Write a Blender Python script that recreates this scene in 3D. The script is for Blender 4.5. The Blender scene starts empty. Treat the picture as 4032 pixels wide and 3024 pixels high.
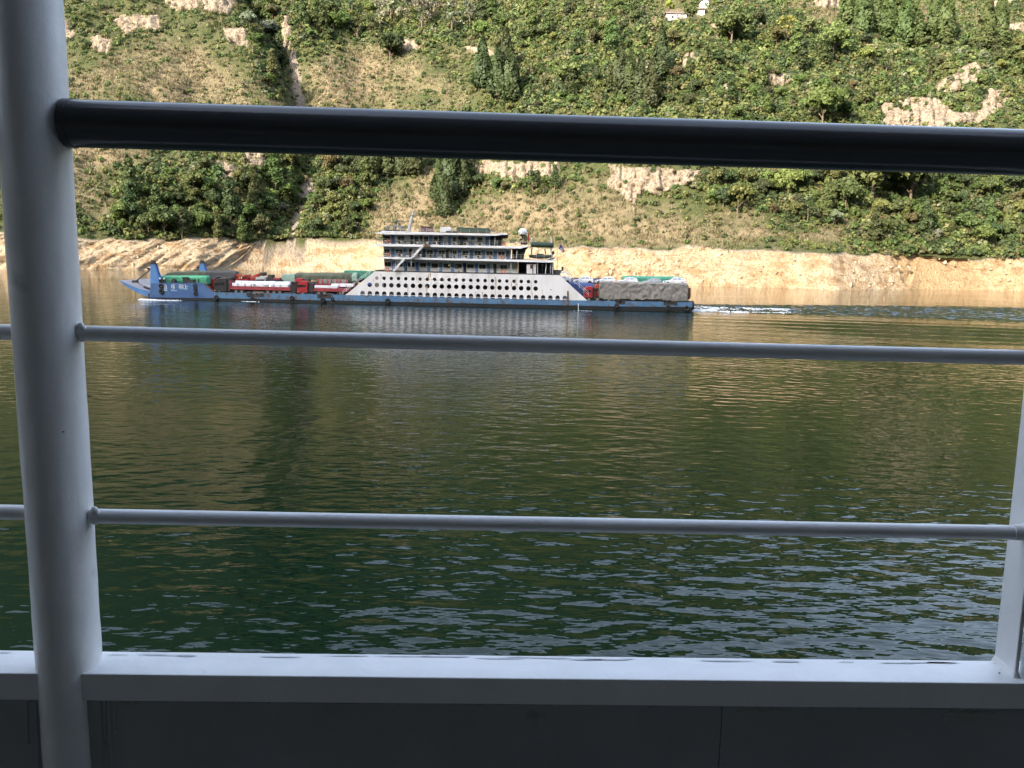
import bpy, bmesh, math, random
import numpy as np
from mathutils import Vector, Matrix
random.seed(7); RNG = np.random.default_rng(7)
SC = bpy.context.scene; COL = SC.collection

# ------------------------------------------------------------------ camera, sky, sun, exposure
PITCH = math.radians(8.65); ROLL = 0.0238; FPX = 3340.0; CAMZ = 10.0
F = Vector((0, math.cos(PITCH), -math.sin(PITCH)))
R0 = Vector((1, 0, 0)); U0 = Vector((0, math.sin(PITCH), math.cos(PITCH)))
RT = math.cos(ROLL) * R0 + math.sin(ROLL) * U0
UP = -math.sin(ROLL) * R0 + math.cos(ROLL) * U0
cam_data = bpy.data.cameras.new('camera'); cam = bpy.data.objects.new('camera', cam_data); COL.objects.link(cam)
cam_data.sensor_width = 36; cam_data.lens = FPX / 4032 * 36; cam_data.clip_start = 0.05; cam_data.clip_end = 6000
M3 = Matrix((RT, UP, -F)).transposed()
cam.matrix_world = Matrix.Translation((0, 0, CAMZ)) @ M3.to_4x4()
SC.camera = cam

SUN_EL = math.radians(26.5); SUN_AZ = math.radians(39)       # behind the camera, to the left
SUN_DIR = Vector((-math.sin(SUN_AZ) * math.cos(SUN_EL), -math.cos(SUN_AZ) * math.cos(SUN_EL), math.sin(SUN_EL)))
world = bpy.data.worlds.new('World'); SC.world = world; world.use_nodes = True
wn = world.node_tree; bg = wn.nodes['Background']
sky = wn.nodes.new('ShaderNodeTexSky'); sky.sky_type = 'NISHITA'; sky.sun_disc = False
sky.sun_elevation = SUN_EL
sky.sun_rotation = math.atan2(SUN_DIR.x, SUN_DIR.y)
sky.air_density = 1.0; sky.dust_density = 3.0; sky.ozone_density = 1.0
hs = wn.nodes.new('ShaderNodeHueSaturation'); hs.inputs['Saturation'].default_value = 0.68     # thin high haze
wn.links.new(sky.outputs[0], hs.inputs['Color']); wn.links.new(hs.outputs[0], bg.inputs[0]); bg.inputs[1].default_value = 0.15
sun_data = bpy.data.lights.new('sun', 'SUN'); sun_data.energy = 2.2; sun_data.angle = math.radians(0.6)
sun_data.color = (1.0, 0.88, 0.71)
sun = bpy.data.objects.new('sun', sun_data); COL.objects.link(sun)
sun.rotation_euler = (-SUN_DIR).to_track_quat('-Z', 'Y').to_euler()
SC.view_settings.view_transform = 'Standard'; SC.view_settings.look = 'None'
SC.view_settings.exposure = 2.5; SC.view_settings.gamma = 1.0
SC.cycles.max_bounces = 8; SC.cycles.diffuse_bounces = 3; SC.cycles.glossy_bounces = 4

# ------------------------------------------------------------------ helpers
def ray(px, py):
    return F + RT * ((px - 2016) / FPX) + UP * ((1512 - py) / FPX)
def at(px, py, Y):
    d = ray(px, py); t = Y / d.y
    return Vector((d.x * t, Y, CAMZ + d.z * t))
def on_water(px, py, z=0.0):
    d = ray(px, py); t = (z - CAMZ) / d.z
    return Vector((d.x * t, d.y * t, z))
def project(P):                                   # N x 3 -> photo pixels
    Q = P - np.array([0, 0, CAMZ]); xf = Q @ np.array(F); xr = Q @ np.array(RT); xu = Q @ np.array(UP)
    xf = np.maximum(xf, 1e-3)
    return 2016 + FPX * xr / xf, 1512 - FPX * xu / xf

def hash2(ix, iy, seed):
    n = (ix.astype(np.int64) * 374761393 + iy.astype(np.int64) * 668265263 + seed * 974634777) & 0x7fffffff
    n = ((n ^ (n >> 13)) * 1274126177) & 0x7fffffff
    n = (n ^ (n >> 16)) & 0x7fffffff
    return n / 0x7fffffff
def vnoise(x, y, seed=0):
    x = np.asarray(x, float); y = np.asarray(y, float)
    ix = np.floor(x); iy = np.floor(y); fx = x - ix; fy = y - iy
    fx = fx * fx * fx * (fx * (fx * 6 - 15) + 10); fy = fy * fy * fy * (fy * (fy * 6 - 15) + 10)
    a = hash2(ix, iy, seed); b = hash2(ix + 1, iy, seed); c = hash2(ix, iy + 1, seed); d = hash2(ix + 1, iy + 1, seed)
    return (a + (b - a) * fx) * (1 - fy) + (c + (d - c) * fx) * fy
def fbm(x, y, seed=0, octv=4, gain=0.5):
    s = 0; a = 1; n = 0
    for k in range(octv):
        s = s + a * (vnoise(x * 2 ** k, y * 2 ** k, seed + k * 17) - 0.5); n += a; a *= gain
    return s / n * 2                                # about -1 .. 1

ORG = {}
def tag(o, label=None, cat=None, group=None, kind=None):
    if label: o['label'] = label
    if cat: o['category'] = cat
    if group: o['group'] = group
    if kind: o['kind'] = kind
    return o
def thing(name, label, cat, loc, group=None):
    o = bpy.data.objects.new(name, None); COL.objects.link(o); o.location = loc
    o.empty_display_size = 0.3
    ORG[o] = Vector(loc); return tag(o, label, cat, group)

class MB:
    def __init__(s): s.v = []; s.f = []; s.sm = []
    def add(s, vs, fs, smooth=False):
        b = len(s.v); s.v += [tuple(v) for v in vs]
        for f in fs: s.f.append([i + b for i in f]); s.sm.append(smooth)
        return s
    def box(s, a, b):
        x0, y0, z0 = a; x1, y1, z1 = b
        if x0 > x1: x0, x1 = x1, x0
        if y0 > y1: y0, y1 = y1, y0
        if z0 > z1: z0, z1 = z1, z0
        vs = [(x0,y0,z0),(x1,y0,z0),(x1,y1,z0),(x0,y1,z0),(x0,y0,z1),(x1,y0,z1),(x1,y1,z1),(x0,y1,z1)]
        return s.add(vs, [(0,3,2,1),(4,5,6,7),(0,1,5,4),(1,2,6,5),(2,3,7,6),(3,0,4,7)])
    def prism(s, pts, y0, y1):                     # pts: 3-D or (x,z) outline, extruded along Y
        P = [(p[0], p[-1]) for p in pts]; n = len(P)
        ar = sum(P[i][0]*P[(i+1)%n][1]-P[(i+1)%n][0]*P[i][1] for i in range(n))
        if ar < 0: P = P[::-1]
        vs = [(x, y0, z) for x, z in P] + [(x, y1, z) for x, z in P]
        fs = [list(range(n)), list(range(2*n-1, n-1, -1))]
        fs += [(i+n, (i+1)%n+n, (i+1)%n, i) for i in range(n)]
        return s.add(vs, fs)
    def pxp(s, pix, y0, y1):                       # outline given in photo pixels on the plane Y=y0
        return s.prism([at(a, b, y0) for a, b in pix], y0, y1)
    def pxb(s, a, b, c, d, y0, y1):
        return s.pxp([(a, b), (c, b + (c-a)*ROLL), (c, d + (c-a)*ROLL), (a, d)], y0, y1)
    def tube(s, p0, p1, r, n=10, r1=None, cap=True):
        p0 = Vector(p0); p1 = Vector(p1); d = (p1 - p0).normalized(); r1 = r if r1 is None else r1
        u = d.orthogonal().normalized(); w = d.cross(u)
        vs = []
        for p, rr in ((p0, r), (p1, r1)):
            vs += [p + rr * (math.cos(2*math.pi*k/n) * u + math.sin(2*math.pi*k/n) * w) for k in range(n)]
        s.add(vs, [(k, (k+1)%n, (k+1)%n+n, k+n) for k in range(n)], True)
        if cap: s.add(vs, [list(range(n-1, -1, -1)), list(range(n, 2*n))])
        return s
    def path(s, pts, r, n=6):
        for a, b in zip(pts[:-1], pts[1:]): s.tube(a, b, r, n)
        return s
    def ball(s, c, r, nu=14, nv=9, sx=1, sy=1, sz=1):
        vs = [(c[0], c[1], c[2]+r*sz)]
        for j in range(1, nv):
            t = math.pi*j/nv
            vs += [(c[0]+r*sx*math.sin(t)*math.cos(2*math.pi*k/nu), c[1]+r*sy*math.sin(t)*math.sin(2*math.pi*k/nu), c[2]+r*sz*math.cos(t)) for k in range(nu)]
        vs.append((c[0], c[1], c[2]-r*sz)); L = len(vs)-1
        fs = [(0, 1+k, 1+(k+1)%nu) for k in range(nu)]
        for j in range(nv-2):
            b = 1+j*nu; fs += [(b+k, b+nu+k, b+nu+(k+1)%nu, b+(k+1)%nu) for k in range(nu)]
        b = 1+(nv-2)*nu; fs += [(b+k, L, b+(k+1)%nu) for k in range(nu)]
        return s.add(vs, fs, True)
    def torus(s, c, R, r, nu=20, nv=8, axis='Y', sq=1.0):
        vs = []
        for i in range(nu):
            a = 2*math.pi*i/nu
            for j in range(nv):
                b = 2*math.pi*j/nv; rr = R + r*math.cos(b); h = r*math.sin(b)*sq
                p = (rr*math.cos(a), h, rr*math.sin(a)) if axis == 'Y' else ((h, rr*math.cos(a), rr*math.sin(a)) if axis == 'X' else (rr*math.cos(a), rr*math.sin(a), h))
                vs.append((c[0]+p[0], c[1]+p[1], c[2]+p[2]))
        fs = [(i*nv+j, i*nv+(j+1)%nv, ((i+1)%nu)*nv+(j+1)%nv, ((i+1)%nu)*nv+j) for i in range(nu) for j in range(nv)]
        return s.add(vs, fs, True)
    def grid(s, V, smooth=True, closed=False):     # V: rows x cols x 3
        n, m = len(V), len(V[0]); vs = [tuple(p) for row in V for p in row]
        fs = [(i*m+j, i*m+(j+1)%m, (i+1)*m+(j+1)%m, (i+1)*m+j) for i in range(n-1) for j in range(m if closed else m-1)]
        return s.add(vs, fs, smooth)
    def build(s, name, mat, parent=None, bevel=0, loc=None, fix=True):
        me = bpy.data.meshes.new(name)
        off = ORG[parent] if parent is not None else Vector(loc or (0, 0, 0))
        me.from_pydata([(v[0]-off.x, v[1]-off.y, v[2]-off.z) for v in s.v], [], s.f)
        me.polygons.foreach_set('use_smooth', s.sm)
        if fix:
            bm = bmesh.new(); bm.from_mesh(me); bmesh.ops.recalc_face_normals(bm, faces=bm.faces); bm.to_mesh(me); bm.free()
        me.materials.append(mat)
        o = bpy.data.objects.new(name, me); COL.objects.link(o)
        if parent is not None: o.parent = parent
        else: o.location = off
        ORG[o] = off
        if bevel:
            b = o.modifiers.new('bevel', 'BEVEL'); b.width = bevel; b.segments = 2; b.limit_method = 'ANGLE'
        return o
def build_each(mb, name, mat_, parent, eps=.02):
    """split a builder into separate pieces (faces that touch stay together) and link each as its own part"""
    par = list(range(len(mb.v)))
    def find(i):
        while par[i] != i: par[i] = par[par[i]]; i = par[i]
        return i
    for f in mb.f:
        for i in f[1:]: par[find(i)] = find(f[0])
    comp = {}
    for i in range(len(mb.v)): comp.setdefault(find(i), []).append(i)
    keys = list(comp); bb = {k: (np.min([mb.v[i] for i in comp[k]], 0) - eps, np.max([mb.v[i] for i in comp[k]], 0) + eps) for k in keys}
    for a in keys:
        for b in keys:
            if a < b and np.all(bb[a][0] <= bb[b][1]) and np.all(bb[b][0] <= bb[a][1]): par[find(a)] = find(b)
    groups = {}
    for f, s in zip(mb.f, mb.sm): groups.setdefault(find(f[0]), []).append((f, s))
    out = []
    for fs in groups.values():
        m = MB(); ids = sorted({i for f, _ in fs for i in f}); mp = {i: j for j, i in enumerate(ids)}
        m.v = [mb.v[i] for i in ids]; m.f = [[mp[i] for i in f] for f, _ in fs]; m.sm = [s for _, s in fs]; out.append(m.build(name, mat_, parent))
    return out
def copy_tree(o, parent=None):
    c = o.copy(); COL.objects.link(c)
    if parent is not None: c.parent = parent
    for ch in list(o.children): copy_tree(ch, c)
    return c

def nd(nt, t, **kw):
    n = nt.nodes.new(t)
    for k, v in kw.items():
        if k.startswith('i_'):
            key = k[2:]; n.inputs[int(key) if key.isdigit() else key.replace('_', ' ')].default_value = v
        else: setattr(n, k, v)
    return n
def rgba(c): return (c[0], c[1], c[2], 1.0)
def mat(name, col, rough=0.5, metal=0.0, col2=None, scale=1.0, stretch=(1,1,1), lo=0.35, hi=0.65, detail=5, bump=0.0, bscale=None, objcol=False, spec=0.5, col3=None, lo3=.6, hi3=.75, scale3=None, stretch3=(1,1,1)):
    m = bpy.data.materials.new(name); m.use_nodes = True; nt = m.node_tree; B = nt.nodes['Principled BSDF']
    B.inputs['Roughness'].default_value = rough; B.inputs['Metallic'].default_value = metal
    B.inputs['Specular IOR Level'].default_value = spec
    geo = nd(nt, 'ShaderNodeNewGeometry'); L = nt.links.new
    def noise(sc, st, dt=detail):
        mp = nd(nt, 'ShaderNodeMapping'); mp.inputs['Scale'].default_value = st; L(geo.outputs['Position'], mp.inputs['Vector'])
        n = nd(nt, 'ShaderNodeTexNoise'); n.inputs['Scale'].default_value = sc; n.inputs['Detail'].default_value = dt; n.inputs['Roughness'].default_value = .6
        L(mp.outputs[0], n.inputs['Vector']); return n.outputs[0]
    if col2 is None: col2 = tuple(c * 0.8 for c in col)
    def ramp(fac, a, b):
        r = nd(nt, 'ShaderNodeMapRange'); r.inputs['From Min'].default_value = a; r.inputs['From Max'].default_value = b; L(fac, r.inputs['Value']); return r.outputs[0]
    n1 = noise(scale, stretch); f = ramp(n1, lo, hi)
    mx = nd(nt, 'ShaderNodeMix', data_type='RGBA'); mx.inputs[6].default_value = rgba(col); mx.inputs[7].default_value = rgba(col2); L(f, mx.inputs[0]); out = mx.outputs[2]
    if col3 is not None:
        f3 = ramp(noise(scale3 or scale * 2.3, stretch3, 6), lo3, hi3)
        m3 = nd(nt, 'ShaderNodeMix', data_type='RGBA'); L(f3, m3.inputs[0]); L(out, m3.inputs[6]); m3.inputs[7].default_value = rgba(col3); out = m3.outputs[2]
    if objcol:
        oi = nd(nt, 'ShaderNodeObjectInfo'); m2 = nd(nt, 'ShaderNodeMix', data_type='RGBA', blend_type='MULTIPLY'); m2.inputs[0].default_value = 1
        L(out, m2.inputs[6]); L(oi.outputs['Color'], m2.inputs[7]); out = m2.outputs[2]
    L(out, B.inputs['Base Color'])
    if bump:
        bn = nd(nt, 'ShaderNodeBump'); bn.inputs['Strength'].default_value = 1; bn.inputs['Distance'].default_value = bump
        L(noise(bscale or scale * 3, stretch), bn.inputs['Height']); L(bn.outputs[0], B.inputs['Normal'])
    return m
def mesh_np(name, V, faces, material, colors=None, smooth=False, k=4):
    """large mesh from numpy: V (n,3), faces (m,k)"""
    me = bpy.data.meshes.new(name); n = len(V); m = len(faces)
    me.vertices.add(n); me.vertices.foreach_set('co', np.ascontiguousarray(V, dtype=np.float32).ravel())
    me.loops.add(m * k); me.loops.foreach_set('vertex_index', np.ascontiguousarray(faces, dtype=np.int32).ravel())
    me.polygons.add(m); me.polygons.foreach_set('loop_start', np.arange(0, m * k, k, dtype=np.int32))
    me.polygons.foreach_set('use_smooth', np.full(m, smooth, dtype=bool))
    me.update(calc_edges=True)
    if colors is not None:
        dom, arr = colors
        ca = me.color_attributes.new('cover', 'FLOAT_COLOR', dom)
        ca.data.foreach_set('color', np.ascontiguousarray(np.c_[arr, np.ones(len(arr))], dtype=np.float32).ravel())
    me.materials.append(material)
    o = bpy.data.objects.new(name, me); COL.objects.link(o); ORG[o] = Vector((0, 0, 0)); return o

YS = on_water(1665, 1203).y                      # near side of the ferry
RIDGE = 630.0                                     # crest height of the near-bank ridge
# ------------------------------------------------------------------ water
def water_material():
    m = bpy.data.materials.new('river_water'); m.use_nodes = True; nt = m.node_tree; B = nt.nodes['Principled BSDF']; L = nt.links.new
    B.inputs['Roughness'].default_value = 0.02; B.inputs['IOR'].default_value = 1.24
    geo = nd(nt, 'ShaderNodeNewGeometry')
    def wave(sc, st, dist, rot=0.0, det=2.0, rg=.5):
        mp = nd(nt, 'ShaderNodeMapping'); mp.inputs['Scale'].default_value = st; mp.inputs['Rotation'].default_value = (0, 0, rot); L(geo.outputs['Position'], mp.inputs['Vector'])
        n = nd(nt, 'ShaderNodeTexNoise'); n.inputs['Scale'].default_value = sc; n.inputs['Detail'].default_value = det; n.inputs['Roughness'].default_value = rg
        L(mp.outputs[0], n.inputs['Vector'])
        mu = nd(nt, 'ShaderNodeMath', operation='MULTIPLY'); mu.inputs[1].default_value = dist; L(n.outputs[0], mu.inputs[0]); return mu.outputs[0]
    at_ = nd(nt, 'ShaderNodeAttribute', attribute_name='cover'); sep = nd(nt, 'ShaderNodeSeparateColor'); L(at_.outputs['Color'], sep.inputs[0])
    a = wave(0.82, (0.86, 1.22, 1), WAVE[0], 0.12, 1.0)
    b = wave(2.2, (0.6, 1.3, 1), WAVE[1], -0.10, 1.5)
    c = wave(0.16, (0.7, 1.2, 1), WAVE[2], 0.35, 1.0)
    d = wave(5.2, (0.55, 1.3, 1), WAVE[3], 0.05, 1.0)
    w = wave(1.1, (1, 1, 1), 1.0, 0.5, 4.0, .65)
    def add(x, y):
        s = nd(nt, 'ShaderNodeMath', operation='ADD'); L(x, s.inputs[0]); L(y, s.inputs[1]); return s.outputs[0]
    def mul(x, y):
        s = nd(nt, 'ShaderNodeMath', operation='MULTIPLY'); L(x, s.inputs[0])
        if isinstance(y, float): s.inputs[1].default_value = y
        else: L(y, s.inputs[1])
        return s.outputs[0]
    # patches of calmer and rougher water
    mp = nd(nt, 'ShaderNodeMapping'); mp.inputs['Scale'].default_value = (0.5, 1.0, 1); L(geo.outputs['Position'], mp.inputs['Vector'])
    n = nd(nt, 'ShaderNodeTexNoise'); n.inputs['Scale'].default_value = 0.045; n.inputs['Detail'].default_value = 2; L(mp.outputs[0], n.inputs['Vector'])
    r = nd(nt, 'ShaderNodeMapRange'); r.inputs['From Min'].default_value = .35; r.inputs['From Max'].default_value = .65; r.inputs['To Min'].default_value = 0.55; r.inputs['To Max'].default_value = 1.24; L(n.outputs[0], r.inputs['Value'])
    h = mul(add(add(a, b), d), r.outputs[0])
    h = add(add(h, c), mul(mul(w, sep.outputs['Red']), 0.05))
    bn = nd(nt, 'ShaderNodeBump'); bn.inputs['Strength'].default_value = 1; bn.inputs['Distance'].default_value = 1.0
    L(h, bn.inputs['Height']); L(bn.outputs[0], B.inputs['Normal'])
    mx = nd(nt, 'ShaderNodeMix', data_type='RGBA'); mx.inputs[6].default_value = (0.0025, 0.0095, 0.0045, 1); mx.inputs[7].default_value = (0.02, 0.032, 0.035, 1)
    L(sep.outputs['Red'], mx.inputs[0]); L(mx.outputs[2], B.inputs['Base Color'])
    return m
WAVE = (0.088, 0.022, 0.05, 0.006)
xs = np.concatenate([np.linspace(-2500, -240, 40), np.arange(-238, 30, 1.6), np.arange(31, 160, .5), np.arange(161, 330, 1.6), np.linspace(332, 2500, 40)])
ys = np.concatenate([np.linspace(-110, 30, 30), np.arange(31, 150, 0.8), np.arange(150, 216, .38), np.arange(217, 470, 4)])
GX, GY = np.meshgrid(xs, ys)
STERN = at(2727, 1222, YS)
# turbulent wake behind the stern, spreading to the right
s = GX - STERN.x
cy = YS + 15 + 0.05 * s; hw = 13 + 0.24 * s
wk = np.clip(2.2 * (1.1 - np.abs(GY - cy) / hw), 0, 1) * np.clip(s / 4 + .5, 0, 1) * np.clip(1.15 - s / 330, 0.25, 1)
wk = np.clip(wk + (wk > 0.02) * 0.35 * fbm(GX / 14, GY / 5, 3), 0, 1)
# diverging wake waves on the near side: long crests slightly inclined to the ship's course
q = (GY - (YS - 3) + 0.17 * s); env = np.exp(-((q + 26) / 17) ** 2) * np.clip((s + 10) / 30, 0, 1) * np.clip(1.2 - s / 420, 0, 1)
GZ = 0.14 * np.sin(2 * math.pi * q / 7.5 + 1.2 * fbm(GX / 40, GY / 40, 9)) * env
e2 = np.exp(-((GY - (YS - 4)) / 7) ** 2) * np.clip((GX - at(600, 1178, YS).x + 4) / 20, 0, 1) * (s < 0)
GZ = GZ + 0.05 * np.sin(2 * math.pi * (GY + 0.25 * GX) / 3.2) * e2
GZ = GZ + wk * (0.34 * fbm(GX / 2.6, GY / 1.7, 55, 3) + .10 * fbm(GX / .9, GY / .8, 56, 2))
P = np.stack([GX, GY, GZ], -1).reshape(-1, 3); ny, nx = GX.shape
def grid_faces(ny, nx):
    i = np.arange(ny - 1)[:, None] * nx + np.arange(nx - 1)[None]
    return np.stack([i, i + 1, i + nx + 1, i + nx], -1).reshape(-1, 4)
river = mesh_np('river', P, grid_faces(ny, nx), water_material(), ('POINT', np.stack([wk.ravel(), 0 * wk.ravel(), 0 * wk.ravel()], -1)), smooth=True)
tag(river, kind='structure')

# ------------------------------------------------------------------ far hillside
def inpoly(px, py, poly):
    c = np.zeros(px.shape, bool); n = len(poly)
    for i in range(n):
        x0, y0 = poly[i]; x1, y1 = poly[(i + 1) % n]
        if y0 == y1: continue
        k = ((y0 > py) != (y1 > py)) & (px < (x1 - x0) * (py - y0) / (y1 - y0) + x0); c ^= k
    return c
def ell(px, py, cx, cy, rx, ry): return np.exp(-(((px - cx) / rx) ** 2 + ((py - cy) / ry) ** 2))
SHORE_PX = [(-400, 1048), (100, 1058), (318, 1059), (776, 1064), (1107, 1063), (1438, 1071), (1900, 1092), (2300, 1112), (2750, 1125), (3000, 1132), (3300, 1141), (3580, 1139), (3600, 1136), (3700, 1138), (3870, 1142), (4100, 1150), (4500, 1160)]
_sp = [on_water(a, b) for a, b in SHORE_PX]; SHX = np.array([p.x for p in _sp]); SHY = np.array([p.y for p in _sp])
_kx = np.linspace(-2600, 2600, 2601); _ks = np.interp(_kx, SHX, SHY)
_kw = np.exp(-(np.arange(-90, 91) / 30.0) ** 2); _ksm = np.convolve(np.pad(_ks, 90, 'edge'), _kw / _kw.sum(), 'valid')
def shore(x, h=0.0):                              # waterline; straighter the higher up the slope
    w = np.clip(np.asarray(h, float) / 16, 0, 1)
    return np.interp(x, SHX, SHY) * (1 - w) + np.interp(x, _kx, _ksm) * w
CLIFFS = [
 [(640,-40),(930,-40),(915,48),(850,50),(790,30),(700,36),(650,14)],
 [(450,80),(500,66),(620,58),(640,118),(560,112),(510,140),(470,120)],
 [(360,150),(385,132),(440,165),(430,205),(400,212),(375,190)],
 [(240,80),(275,95),(300,145),(270,152),(240,120)],
 [(888,110),(930,108),(975,118),(990,205),(968,200),(930,165),(900,160)],
 [(1112,55),(1142,60),(1150,180),(1120,200),(1108,120)],
 [(860,690),(905,645),(945,660),(930,720),(880,735)],
 [(862,632),(905,640),(910,700),(885,690)], [(960,600),(1045,605),(1035,668),(975,650)],
 [(1865,636),(2215,636),(2205,662),(2180,715),(2110,690),(2060,712),(2000,718),(1960,690),(1890,680)],
 [(2392,650),(2750,672),(2735,715),(2660,735),(2600,770),(2530,752),(2492,800),(2440,760),(2400,735)],
 [(3462,410),(3560,382),(3690,388),(3760,450),(3850,448),(3880,345),(3920,352),(3940,330),(3985,335),(3955,410),(3890,470),(3740,500),(3480,500)],
 [(3770,280),(3830,245),(3880,290),(3800,340),(3690,368),(3660,360)],
 [(3010,310),(3060,290),(3120,300),(3100,340),(3050,350)], [(2838,330),(2868,325),(2872,405),(2845,415)],
 [(2790,95),(2818,100),(2818,160),(2798,155)], [(2680,215),(2735,205),(2745,240),(2690,262)],
 [(2462,265),(2500,235),(2560,240),(2555,312),(2500,305)], [(2565,205),(2620,205),(2635,240),(2600,295),(2575,270)],
 [(1545,150),(1600,150),(1660,185),(1600,200),(1555,182)], [(1830,190),(1900,190),(1960,220),(1900,225)],
 [(3905,95),(4040,90),(4040,130),(3880,135)], [(3910,0),(4000,0),(3960,30),(3900,30)], [(3215,770),(3260,765),(3265,800),(3225,805)],
 [(3200,-30),(3330,-30),(3300,30),(3215,25)],
]
SCREE = [[(1136,190),(1162,195),(1182,330),(1196,420),(1192,470),(1160,470),(1156,330)],
         [(1195,690),(1262,690),(1240,750),(1205,820),(1188,870),(1150,955),(1122,955),(1135,890),(1172,800),(1185,740)]]
GRASS = [(330,330,110,70,1),(560,290,90,50,.6),(760,250,130,70,.7),(820,350,240,80,1),(620,200,90,40,.6),(330,610,110,60,.9),(480,600,120,45,.8),(420,830,70,60,.6),(330,760,60,90,.6),
 (1420,330,120,90,1),(1440,235,120,55,.9),(1330,370,120,60,.9),(1280,300,60,60,.4),(1700,320,160,80,.5),(1800,380,90,40,.5),(1560,175,60,30,.6),(1880,205,80,25,.6),
 (1620,860,110,110,1.2),(1690,740,55,80,1.2),(1500,930,80,70,1),(1850,900,170,60,1.2),(2050,840,170,70,1),(2250,880,220,80,.9),(2480,900,200,70,.7),(2700,930,200,45,.9),(2350,760,150,50,.6),(2900,870,140,60,.6),
 (3000,920,140,10,1),(3250,930,110,25,.8),(3420,850,70,50,.5),(3300,30,130,50,1.1),(3520,60,110,40,1),(3620,85,60,25,.8),(3930,110,110,40,1),(2600,60,110,45,.6),(1880,10,180,25,.7),(1500,20,40,30,.6),(2450,380,60,30,.4),(3900,320,70,50,.6),(3700,40,120,30,.4),
 (500,480,160,60,.9),(900,450,200,60,.8)]
FOREST = [(700,760,330,110,.9),(950,850,230,110,1.1),(1060,640,110,60,.8),(1340,800,140,130,1),(300,900,60,80,.4),(520,900,120,50,.7),(1250,100,140,90,.9),(1600,80,200,70,.9),(2050,100,300,100,1),(2250,350,300,110,1.1),(2700,300,350,150,1),(3200,300,400,170,1),(3650,300,300,120,.9),(3900,220,200,120,.9),
 (2100,740,200,40,.8),(3500,760,350,120,1),(3900,850,300,150,1.2),(3000,780,250,70,.8),(3700,960,250,50,1),(1770,730,70,90,1.2),(1400,650,160,40,.9),(1500,560,300,50,.9),(1050,100,90,150,1.2),(1080,320,60,110,.8),(2600,560,400,60,.9),(2300,80,200,60,.8),(2900,120,200,90,.9)]
def cover(px, py):
    wx = px + 16 * fbm(px / 60, py / 45, 31, 3); wy = py + 12 * fbm(px / 60, py / 45, 47, 3)
    rock = np.zeros(px.shape)
    for c in CLIFFS: rock = np.maximum(rock, inpoly(wx, wy, c) * 1.0)
    scree = np.zeros(px.shape)
    for c in SCREE: scree = np.maximum(scree, inpoly(wx, wy, c) * 1.0)
    g = sum(k * ell(wx, wy, a, b, c * 1.15, d * 1.15) for a, b, c, d, k in GRASS)
    fo = sum(k * ell(wx, wy, a, b, c * 1.15, d * 1.15) for a, b, c, d, k in FOREST)
    n = fbm(px / 85, py / 55, 5, 4)
    return rock, scree, np.clip(g + 0.7 * n, 0, 1.3), np.clip(fo - 0.7 * g + 0.15, 0, 1.3)

# gully line: photo points -> plan positions on a plain 39 degree slope
def slope_pt(px, py):
    d = ray(px, py); lo, hi = 300.0, 900.0
    for _ in range(50):
        Y = (lo + hi) / 2; t = Y / d.y; x = d.x * t; z = CAMZ + d.z * t
        zz = 13 + 0.80 * (Y - float(shore(x)) - 11)
        if z > zz: lo = Y
        else: hi = Y
    return x, Y
GUL = [slope_pt(a, b) for a, b in [(1110, 985), (1160, 880), (1215, 760), (1225, 680), (1190, 560), (1175, 440), (1165, 330), (1140, 220), (1090, 120), (1020, 40), (980, -60), (960, -200)]]
GUL_X = np.array([p[0] for p in GUL]); GUL_Y = np.array([p[1] for p in GUL])
o_ = np.argsort(GUL_Y); GUL_X = GUL_X[o_]; GUL_Y = GUL_Y[o_]

def terrain(x, Y):
    d = Y - shore(x, np.maximum(Y - np.interp(x, _kx, _ksm), 0))
    z = np.where(d < 12, d * 1.08, 13 + 0.80 * (d - 12))
    z = np.where(d < 0, d * 0.5, z)
    far = np.clip((d - 20) / 40, 0, 1)
    z = z + far * (8 * fbm(x / 95, Y / 110, 11, 3) + 8.0 * fbm((x + .3 * Y) / 34, Y / 60, 12, 3) + 2.2 * (1 - 2.5 * np.abs(fbm((x - .4 * Y) / 20, Y / 30, 14, 3))) + 1.6 * fbm(x / 11, Y / 12, 13, 3))
    # ridge left of the gully and a spur on the right of it
    gx = np.interp(Y, GUL_Y, GUL_X); dx = x - gx
    up = np.clip((d - 13) / 25, 0, 1)
    z = z - up * 14 * np.exp(-(dx / 8.5) ** 2) + up * 12 * np.exp(-((dx + 30) / 21.0) ** 2) + up * 3 * np.exp(-((dx - 26) / 18.0) ** 2)
    # the slope eases off towards the skyline
    top = 450 - 0.40 * np.clip(x, -700, 700) + 40 * fbm(x / 260, Y * 0, 77, 3)
    z = np.where(z > top - 60, top - 60 + 60 * np.tanh((z - top + 60) / 60), z)
    return z
txs = np.concatenate([np.linspace(-2200, -400, 22), np.linspace(-392, -352, 5), np.arange(-350, 352, 0.85), np.linspace(356, 400, 6), np.linspace(410, 2200, 22)])
tds = np.concatenate([[-30, -12, -4], np.arange(-1.5, 14.5, 0.36), np.arange(14.8, 60, 0.9), np.arange(60, 290, 1.7), np.linspace(292, 1150, 60)])
TX, TD = np.meshgrid(txs, tds); TY = TD + shore(TX, np.maximum(TD, 0))
TZ = terrain(TX, TY)
bx, by = project(np.stack([TX, TY, TZ], -1).reshape(-1, 3)); bx = bx.reshape(TX.shape); by = by.reshape(TX.shape)
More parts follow.
